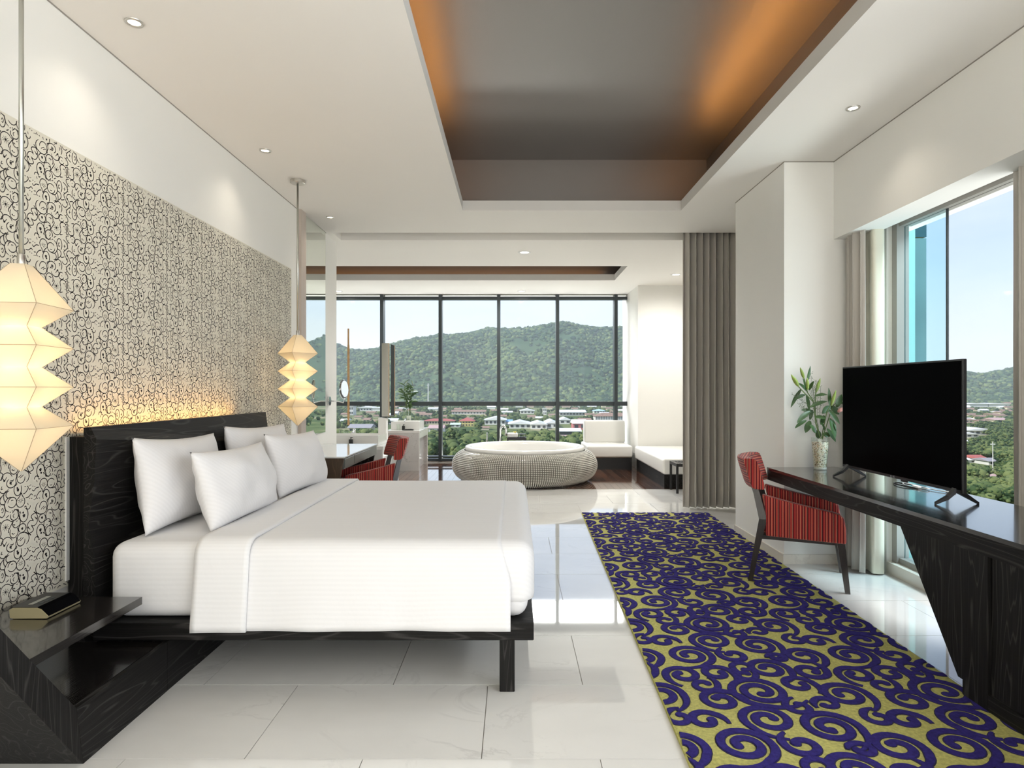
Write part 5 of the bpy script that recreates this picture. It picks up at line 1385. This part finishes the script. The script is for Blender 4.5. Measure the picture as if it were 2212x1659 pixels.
HOUSES = [
    ('arch', -210.5, 889.6, 20.2, 5.9, 30, 'far long white hall with a curved roof, left of the tall mirror box'),
    ('arch', -192.5, 889.6, 14.4, 5.2, 30, 'far white hall with a curved roof, half behind the tall mirror box'),
    ('block', -191.2, 735.8, 4.9, 10.9, 14, 'plain white tower block beyond the oak mirror edge'),
    ('tile', -133.8, 568.2, 5.9, 4.2, 12, None),
    ('tile', -159.9, 640.8, 7.1, 3.3, 12, None),
    ('tile', -122.5, 544.1, 5.2, 3.2, 10, None),
    ('grey', -105.5, 431.2, 14.5, 6.0, 16, 'large grey-roofed house in the valley below the shaving mirror'),
    ('redlong', -64.5, 539.8, 25.8, 4.8, 16, 'long cream building with a red roof beyond the far vanity'),
    ('pink', -53.8, 434.8, 9.9, 5.1, 14, 'pinkish-roofed house just below the long red roof'),
    ('yellow', -38.6, 512.6, 11.7, 6.8, 16, 'yellow house with a dark red hipped roof'),
    ('redlong2', -55.4, 765.8, 40.7, 5.1, 18, 'far row building with a rust red roof above the yellow house'),
    ('green', -46.6, 497.9, 7.3, 3.3, 12, 'small pale green-roofed house left of the yellow house'),
    ('white', -15.9, 537.7, 17.6, 6.7, 26, 'long white warehouse right of the yellow house'),
    ('blue', -5.6, 537.8, 10.3, 4.0, 12, 'small blue-roofed shed beside the long white warehouse'),
    ('white', 16.7, 783.7, 17.3, 6.3, 24, 'far white shed in the trees above the warehouses'),
    ('block', 37.1, 747.6, 4.4, 7.8, 10, 'slim pale grey tower block above the white warehouses'),
    ('white', 4.8, 489.2, 16.6, 5.7, 30, 'white gabled warehouse above the bath filler'),
    ('white', 18.9, 483.5, 11.9, 5.6, 30, 'white gabled warehouse in the middle of the row'),
    ('white', 29.7, 496.9, 9.3, 6.1, 34, 'white warehouse at the end of the row, behind the mullion'),
    ('white', 44.7, 551.1, 9.7, 5.6, 24, 'white gabled warehouse right of the mullion'),
    ('greyw', 67.6, 729.6, 29.4, 6.4, 28, 'wide grey and white factory hall under the hill'),
    ('blue2', 108.7, 794.1, 14.1, 5.3, 14, 'far pale blue roofed house'),
    ('flats', 92.4, 586.8, 32.8, 8.2, 16, 'white row of flats with brown roof and rows of windows'),
    ('redwall', 49.1, 471.0, 9.7, 7.3, 16, 'white-roofed building with a red wall by the white seat'),
    ('open', 36.4, 409.6, 13.5, 4.5, 16, 'long white open-sided shed in front of the red-walled building'),
    ('beige', 28.6, 356.4, 5.2, 3.7, 10, 'small beige house among trees by the white seat'),
    ('tile', 59.9, 1520.7, 15.8, 6.8, 14, None),
    ('tile', 83.6, 1520.7, 18.1, 7.9, 14, None),
    ('tile', 126.3, 1581.2, 20.0, 8.2, 14, None),
    ('white2', 149.8, 1581.2, 22.3, 7.0, 14, None),
    ('white2', 193.2, 1520.7, 24.9, 6.8, 14, None),
    ('white2', 220.3, 1520.7, 27.1, 6.8, 14, None),
    ('white2', -12.6, 1411.6, 16.8, 5.2, 12, None),
    ('white2', -116.8, 901.5, 13.3, 4.7, 14, None),
    ('tile', -73.7, 650.2, 6.7, 3.4, 10, None),
    ('tile', -25.7, 825.9, 9.8, 3.7, 12, None),
    ('white2', -14.0, 880.6, 11.1, 3.9, 12, None),
    ('tile', 18.0, 640.8, 7.6, 3.8, 12, None),
    ('white2', 25.2, 620.9, 6.4, 3.2, 12, None),
    ('tile', 42.8, 696.5, 7.2, 3.1, 12, None),
    ('tile', 85.0, 696.5, 9.3, 3.6, 12, None),
    ('white2', 127.3, 1016.1, 13.6, 4.5, 14, None),
    ('tile', 143.4, 921.3, 13.7, 4.1, 12, None),
    ('tile', 85.5, 1015.1, 12.8, 4.5, 12, None),
    ('white2', 106.4, 1069.7, 12.7, 4.8, 12, None),
    ('tile', -189.1, 696.5, 7.2, 4.1, 12, None),
    ('white2', -151.6, 560.3, 7.0, 3.7, 12, None),
    ('tile', -148.3, 672.0, 6.0, 3.0, 10, None),
    ('white2', -163.2, 921.3, 12.3, 4.1, 12, None),
    ('tile', 78.7, 480.2, 8.8, 3.9, 12, None),
    ('tile', -21.2, 462.6, 5.5, 2.7, 10, None),
    ('arch', 819.5, 1108.2, 31.8, 6.5, 30, 'long white hall at the foot of the far hill, beside the television'),
    ('arch', 855.8, 1108.2, 37.5, 6.5, 30, 'long white hall at the foot of the far hill, by the window curtain'),
    ('tile', 503.6, 684.5, 9.6, 4.1, 12, None),
    ('tile', 481.1, 640.8, 9.9, 3.8, 12, None),
    ('tile', 545.4, 708.8, 10.5, 3.1, 12, None),
    ('white2', 425.9, 584.8, 8.6, 3.5, 12, None),
    ('pink2', 436.0, 561.3, 11.6, 4.6, 14, None),
    ('tile', 421.1, 560.3, 8.3, 2.9, 12, None),
    ('white2', 605.3, 777.7, 8.1, 3.5, 12, None),
    ('white', 305.5, 416.7, 23.6, 4.8, 22, 'long white warehouse roof in the valley beside the television'),
    ('white', 283.3, 395.8, 11.5, 3.2, 20, 'white hall roof next to the television edge'),
    ('white2', 235.7, 325.0, 3.3, 3.3, 10, None),
    ('tile', 245.2, 333.0, 3.9, 2.4, 10, None),
    ('red', 188.3, 253.6, 4.1, 3.0, 9, 'small brick-red roofed house halfway down the side window view'),
    ('greyw2', 189.5, 247.4, 7.1, 2.5, 9, 'low grey-roofed house beside the brick-red one in the side window view'),
    ('tan', 155.8, 216.7, 4.9, 2.7, 8, 'tan house with a flat grey roof beside the television stand'),
    ('white2', 184.3, 255.2, 6.4, 1.9, 9, None),
    ('roof', 157.4, 203.8, 5.4, 1.8, 8, 'pale long roof by the foot of the window curtain'),
]
MT['roof_white'] = mat('white_sheet_roof', (0.80, 0.80, 0.78), 0.5); MT['roof_tile'] = mat('brown_tile_roof', (0.30, 0.19, 0.14), 0.8, var=0.2, vscale=0.5); MT['roof_red'] = mat('red_roof', (0.42, 0.12, 0.10), 0.7)
MT['roof_pink'] = mat('faded_pink_roof', (0.52, 0.35, 0.33), 0.8); MT['roof_grey'] = mat('grey_roof', (0.33, 0.31, 0.32), 0.7); MT['roof_blue'] = mat('blue_roof', (0.25, 0.45, 0.70), 0.6); MT['roof_pale_blue'] = mat('pale_blue_roof', (0.45, 0.68, 0.80), 0.6); MT['roof_green'] = mat('pale_green_roof', (0.55, 0.66, 0.52), 0.7)
MT['w_white'] = mat('white_render', (0.72, 0.71, 0.67), 0.8); MT['w_cream'] = mat('cream_render', (0.66, 0.58, 0.42), 0.8); MT['w_yellow'] = mat('yellow_render', (0.72, 0.60, 0.24), 0.8); MT['w_tan'] = mat('tan_brick', (0.48, 0.34, 0.24), 0.85); MT['w_red'] = mat('red_wall', (0.50, 0.18, 0.18), 0.8); MT['w_grey'] = mat('grey_render', (0.50, 0.49, 0.47), 0.8)
MT['w_dark'] = mat('dark_opening', (0.05, 0.055, 0.06), 0.5)
STYLE = {'arch': ('arch', 'roof_white', 'w_white'), 'block': ('flat', 'w_grey', 'w_white'), 'tile': ('gable', 'roof_tile', 'w_cream'), 'grey': ('gable', 'roof_grey', 'w_cream'), 'redlong': ('hip', 'roof_red', 'w_cream'), 'pink': ('gable', 'roof_pink', 'w_white'),
         'yellow': ('hip', 'roof_red', 'w_yellow'), 'redlong2': ('gable', 'roof_tile', 'w_white'), 'green': ('gable', 'roof_green', 'w_white'), 'white': ('gable', 'roof_white', 'w_white'), 'blue': ('gable', 'roof_blue', 'w_white'), 'greyw': ('gable', 'roof_white', 'w_grey'),
         'blue2': ('hip', 'roof_pale_blue', 'w_white'), 'flats': ('hip', 'roof_tile', 'w_white'), 'redwall': ('gable', 'roof_white', 'w_red'), 'open': ('gable', 'roof_white', 'w_dark'), 'beige': ('gable', 'roof_pink', 'w_cream'), 'white2': ('gable', 'roof_white', 'w_white'),
         'pink2': ('gable', 'roof_pink', 'w_cream'), 'red': ('gable', 'roof_red', 'w_tan'), 'greyw2': ('gable', 'roof_grey', 'w_white'), 'tan': ('flat', 'roof_grey', 'w_tan'), 'roof': ('gable', 'roof_pink', 'w_white')}
GEN = {'tile': 'small house with a brown tiled roof among the trees of the valley town', 'white2': 'small white-roofed house among the trees of the valley town', 'pink2': 'wide pinkish-roofed house in the side window view'}
def building(k, x, y, w, h, d, label):
    shape, rm, wm_ = STYLE[k]
    nm = 'warehouse' if k in ('arch', 'white', 'greyw', 'open') else 'house'
    if k in ('block', 'flats'): nm = 'apartment_block'
    t = thing(nm, (x, y, ZG), label or GEN[k], {'warehouse': 'warehouse', 'house': 'house', 'apartment_block': 'building'}[nm], None if label else {'tile': 'tiled houses of the valley town', 'white2': 'white houses of the valley town'}.get(k))
    zb = ZG - 0.5; x0, x1, y0, y1 = x - w / 2, x + w / 2, y - d / 2, y + d / 2
    hw = h * (0.62 if shape in ('gable', 'hip') else 0.75 if shape == 'arch' else 0.93); ze, zt = ZG + hw, ZG + h; e = 0.05 * min(w, d) + 0.2
    link('walls', MB().box(x0, x1, y0, y1, zb, ze), wm_, t)
    if shape == 'flat': r = MB().box(x0 - e, x1 + e, y0 - e, y1 + e, ze, zt)
    elif shape == 'arch':
        n = 9; r = MB().prism([(x0 - e, ze)] + [(x - (w / 2 + e) * math.cos(PI * q / n), ze + (zt - ze) * math.sin(PI * q / n)) for q in range(n + 1)] + [(x1 + e, ze)], 'Y', y0 - e, y1 + e)
    elif shape == 'hip' or (shape == 'gable' and w < d * 0.0):
        i = min(w, d) * 0.45; yr = y
        r = MB().add([(x0 - e, y0 - e, ze), (x1 + e, y0 - e, ze), (x1 + e, y1 + e, ze), (x0 - e, y1 + e, ze), (x0 + min(i, w * .48), yr, zt), (x1 - min(i, w * .48), yr, zt)], [(0, 1, 5, 4), (1, 2, 5), (2, 3, 4, 5), (3, 0, 4), (3, 2, 1, 0)])
    else:
        if k == 'white' and w < d * 1.2: r = MB().prism([(x0 - e, ze), (x, zt), (x1 + e, ze)], 'Y', y0 - e, y1 + e)
        else: r = MB().prism([(y0 - e, ze), (y, zt), (y1 + e, ze)], 'X', x0 - e, x1 + e)
    link('roof', r, rm, t)
    if h * 1340 / y > 8 and k not in ('open',):
        rows = 3 if k == 'flats' else 2 if k in ('yellow', 'block') else 1
        n = max(2, int(w / (2.2 if k in ('flats', 'redlong', 'yellow') else 3.5))); n = min(n, 14)
        for a in range(n):
            for b_ in range(rows):
                cx_ = x0 + w * (a + 0.5) / n; ww = w / n * 0.28; zc = ZG + hw * (b_ + 0.55) / rows; hh = hw / rows * 0.24
                link('window', MB().box(cx_ - ww, cx_ + ww, y0 - 0.12, y0 + 0.05, zc - hh, zc + hh), 'w_dark', t)
    return (x, y, w, d)
HOUSES.sort(key=lambda r: r[6] is None)
NLAB = sum(r[6] is not None for r in HOUSES)
FOOT = [building(*r) for r in HOUSES]
rs = random.Random(77); n_more = 0
while n_more < 64:
    a = rs.uniform(-0.285, 0.19) if n_more % 4 else rs.uniform(0.72, 0.80); y = rs.uniform(470, 1330); x = a * y; w = rs.uniform(7, 13)
    if any(abs(x - f[0]) < (w + f[2]) / 2 + 3 and -40 - 0.06 * y < y - f[1] < 40 + 0.06 * y for f in FOOT): continue
    FOOT.append(building(rs.choice(('tile', 'tile', 'white2')), x, y, w, rs.uniform(3.6, 5.2), rs.uniform(8, 12), None)); n_more += 1
def blocked(x, y, r):
    for q, (hx, hy, w, d) in enumerate(FOOT):
        dx = abs(x / y - hx / hy) * y; dy = hy - y
        if dx < w / 2 + r * 0.6 and -d / 2 - r < dy < d / 2 + r + (0.15 if q < NLAB else 0.07) * hy: return True
    return False
# warm, humid air over the valley
hz = MB().box(-2700, 3400, 130, 2700, ZG - 1, 240)
hm = bpy.data.materials.new('valley_haze'); hm.use_nodes = True; hn_ = hm.node_tree.nodes; hn_.clear()
sc_ = hn_.new('ShaderNodeVolumeScatter'); sc_.inputs['Color'].default_value = (0.93, 0.97, 1.0, 1); sc_.inputs['Density'].default_value = 0.0002; sc_.inputs['Anisotropy'].default_value = 0.2
ho_ = hn_.new('ShaderNodeOutputMaterial'); hm.node_tree.links.new(sc_.outputs[0], ho_.inputs['Volume'])
ho = link('haze', hz, hm); ho['kind'] = 'stuff'; ho['label'] = 'thin humid haze hanging over the valley'; ho['category'] = 'haze'
# forest on the slopes and the tree cover of the valley floor
N_H = 15000
pts = []
rs = random.Random(3)
while len(pts) < N_H:
    a = rs.choice((rs.uniform(-0.30, 0.22), rs.uniform(-0.30, 0.22), rs.uniform(-0.30, 0.22), rs.uniform(-0.30, 0.22), rs.uniform(0.68, 0.86), rs.uniform(-0.8, 1.2)))
    y = rs.uniform(1340, 2080); x = a * y
    if mnoise.noise(Vector((x * 0.009, y * 0.009, 8))) > 0.33 and rs.random() < 0.8: continue
    pts.append((x, y, hill_z(x, y) + rs.uniform(0, 3), rs.uniform(3.5, 8)))
P_ = np.array(pts)
V, Fc = clumps(P_[:, :3], P_[:, 3], 0.8, IV0, IF0, 0.3)
o = bpy.data.objects.new('forest_trees', np_mesh('forest_trees', V, Fc, 'forest')); COL.objects.link(o); o['kind'] = 'stuff'; o['label'] = 'dense forest covering the hills beyond the town'; o['category'] = 'forest'
near = []; far = []
def want(a): return (-0.312 < a < 0.206) or (0.685 < a < 0.835)
tries = 0
while tries < 34000:
    tries += 1
    a = rs.uniform(-0.31, 0.205) if rs.random() < 0.68 else rs.uniform(0.69, 0.83) if rs.random() < 0.6 else rs.choice((rs.uniform(-0.5, -0.31), rs.uniform(0.205, 0.4), rs.uniform(0.55, 0.69), rs.uniform(0.83, 1.0)))
    y = 150 * (1420 / 150) ** rs.random() if a > 0.5 else 235 * (1420 / 235) ** rs.random()
    x = a * y; r = rs.uniform(3.0, 6.0) if (y < 330 and a < 0.5) else rs.uniform(2.2, 3.8)
    if y < 440 and a < 0.5: r = min(r, max(1.6, (29.4 - 84 * y / 1340) / 1.95))
    if a < 0.5 and y < 235: continue
    dens = mnoise.noise(Vector((x * 0.012, y * 0.012, 1.0)))
    if y > 420 and dens < -0.2: continue
    if blocked(x, y, r): continue
    (near if (y < 470 or rs.random() < 0.05) else far).append((x, y, r))
near.sort(key=lambda p: p[1] / p[2])
sel = []
for p in near:
    if all((p[0] - q[0]) ** 2 + (p[1] - q[1]) ** 2 > (0.62 * (p[2] + q[2])) ** 2 for q in sel): sel.append(p)
    else: far_ok = False
inv = [p for p in sel if want(p[0] / p[1])]; extra = inv[280:900] + [p for p in sel if not want(p[0] / p[1])][:420]; sel = inv[:280]
TLAB = 'leafy green tree among the houses of the valley town'
for k, (x, y, r) in enumerate(sel):
    o = bpy.data.objects.new('tree', crowns[k % 4]); o.location = (x, y, ZG + r * rs.uniform(-0.1, 0.35)); o.rotation_euler = (0, 0, rs.uniform(0, 6.28)); s = r * 0.95; o.scale = (s, s, s * rs.uniform(0.8, 1.15)); COL.objects.link(o)
    tag(o, TLAB, 'tree', 'trees of the valley town')
    if k < 90:
        q = bpy.data.objects.new('trunk', tk_me); COL.objects.link(q); q.parent = o; q.location = (0, 0, -0.25)
ff = []
ff = far[:3000]
P_ = np.array([(x + rs.uniform(-.45, .45) * r, y + rs.uniform(-.45, .45) * r, ZG + r * rs.uniform(0.4, 1.0), r * rs.uniform(0.45, 0.8)) for x, y, r in ff for _ in range(3)])
V, Fc = clumps(P_[:, :3], P_[:, 3], 0.9, IV0, IF0, 0.3)
o = bpy.data.objects.new('town_trees', np_mesh('town_trees', V, Fc, 'tree')); COL.objects.link(o); o['kind'] = 'stuff'; o['label'] = 'smaller far trees scattered through the valley town'; o['category'] = 'trees'
# the remaining nearer trees, joined, each still a crown of leaf clumps
rr = np.random.default_rng(5); Cs = []; Rs = []
for x, y, r in extra:
    lob = rr.uniform(-1, 1, (5, 3)) * [0.6, 0.6, 0.3] + [0, 0, 0.8]; d = rr.normal(size=(58, 3)); d /= np.linalg.norm(d, axis=1)[:, None]; d[:, 2] = np.abs(d[:, 2]) * 0.9 - 0.2
    C = lob[rr.integers(0, 5, 58)] + d * 0.48
    Cs.append(np.concatenate([C, lob]) * r + [x, y, ZG + r * 0.05]); Rs.append(np.concatenate([rr.uniform(0.12, 0.24, 58), np.full(5, 0.42)]) * r)
V, Fc = clumps(np.concatenate(Cs), np.concatenate(Rs), 0.8, IV0, IF0, 0.3)
o = bpy.data.objects.new('woodland_trees', np_mesh('woodland_trees', V, Fc, 'tree')); COL.objects.link(o); o['kind'] = 'stuff'; o['label'] = 'thick woodland between the valley houses'; o['category'] = 'trees'
# mast and power poles
def mast(name, label, x, y, h, r): 
    t = thing(name, (x, y, ZG), label, 'mast'); link('pole', MB().tube([(x, y, ZG), (x, y, ZG + h)], [r, r * 0.7], 6), 'w_white', t); link('cross_arm', MB().box(x - h * 0.06, x + h * 0.06, y - 0.1, y + 0.1, ZG + h * 0.92, ZG + h * 0.94), 'w_white', t)
mast('radio_mast', 'thin white mast rising in front of the hill beyond the leafy vase', -145, 1050, 41, 1.2)
mast('power_pole', 'thin pale pole among the trees in the side window view', 157.5, 204.0, 12.5, 0.14)
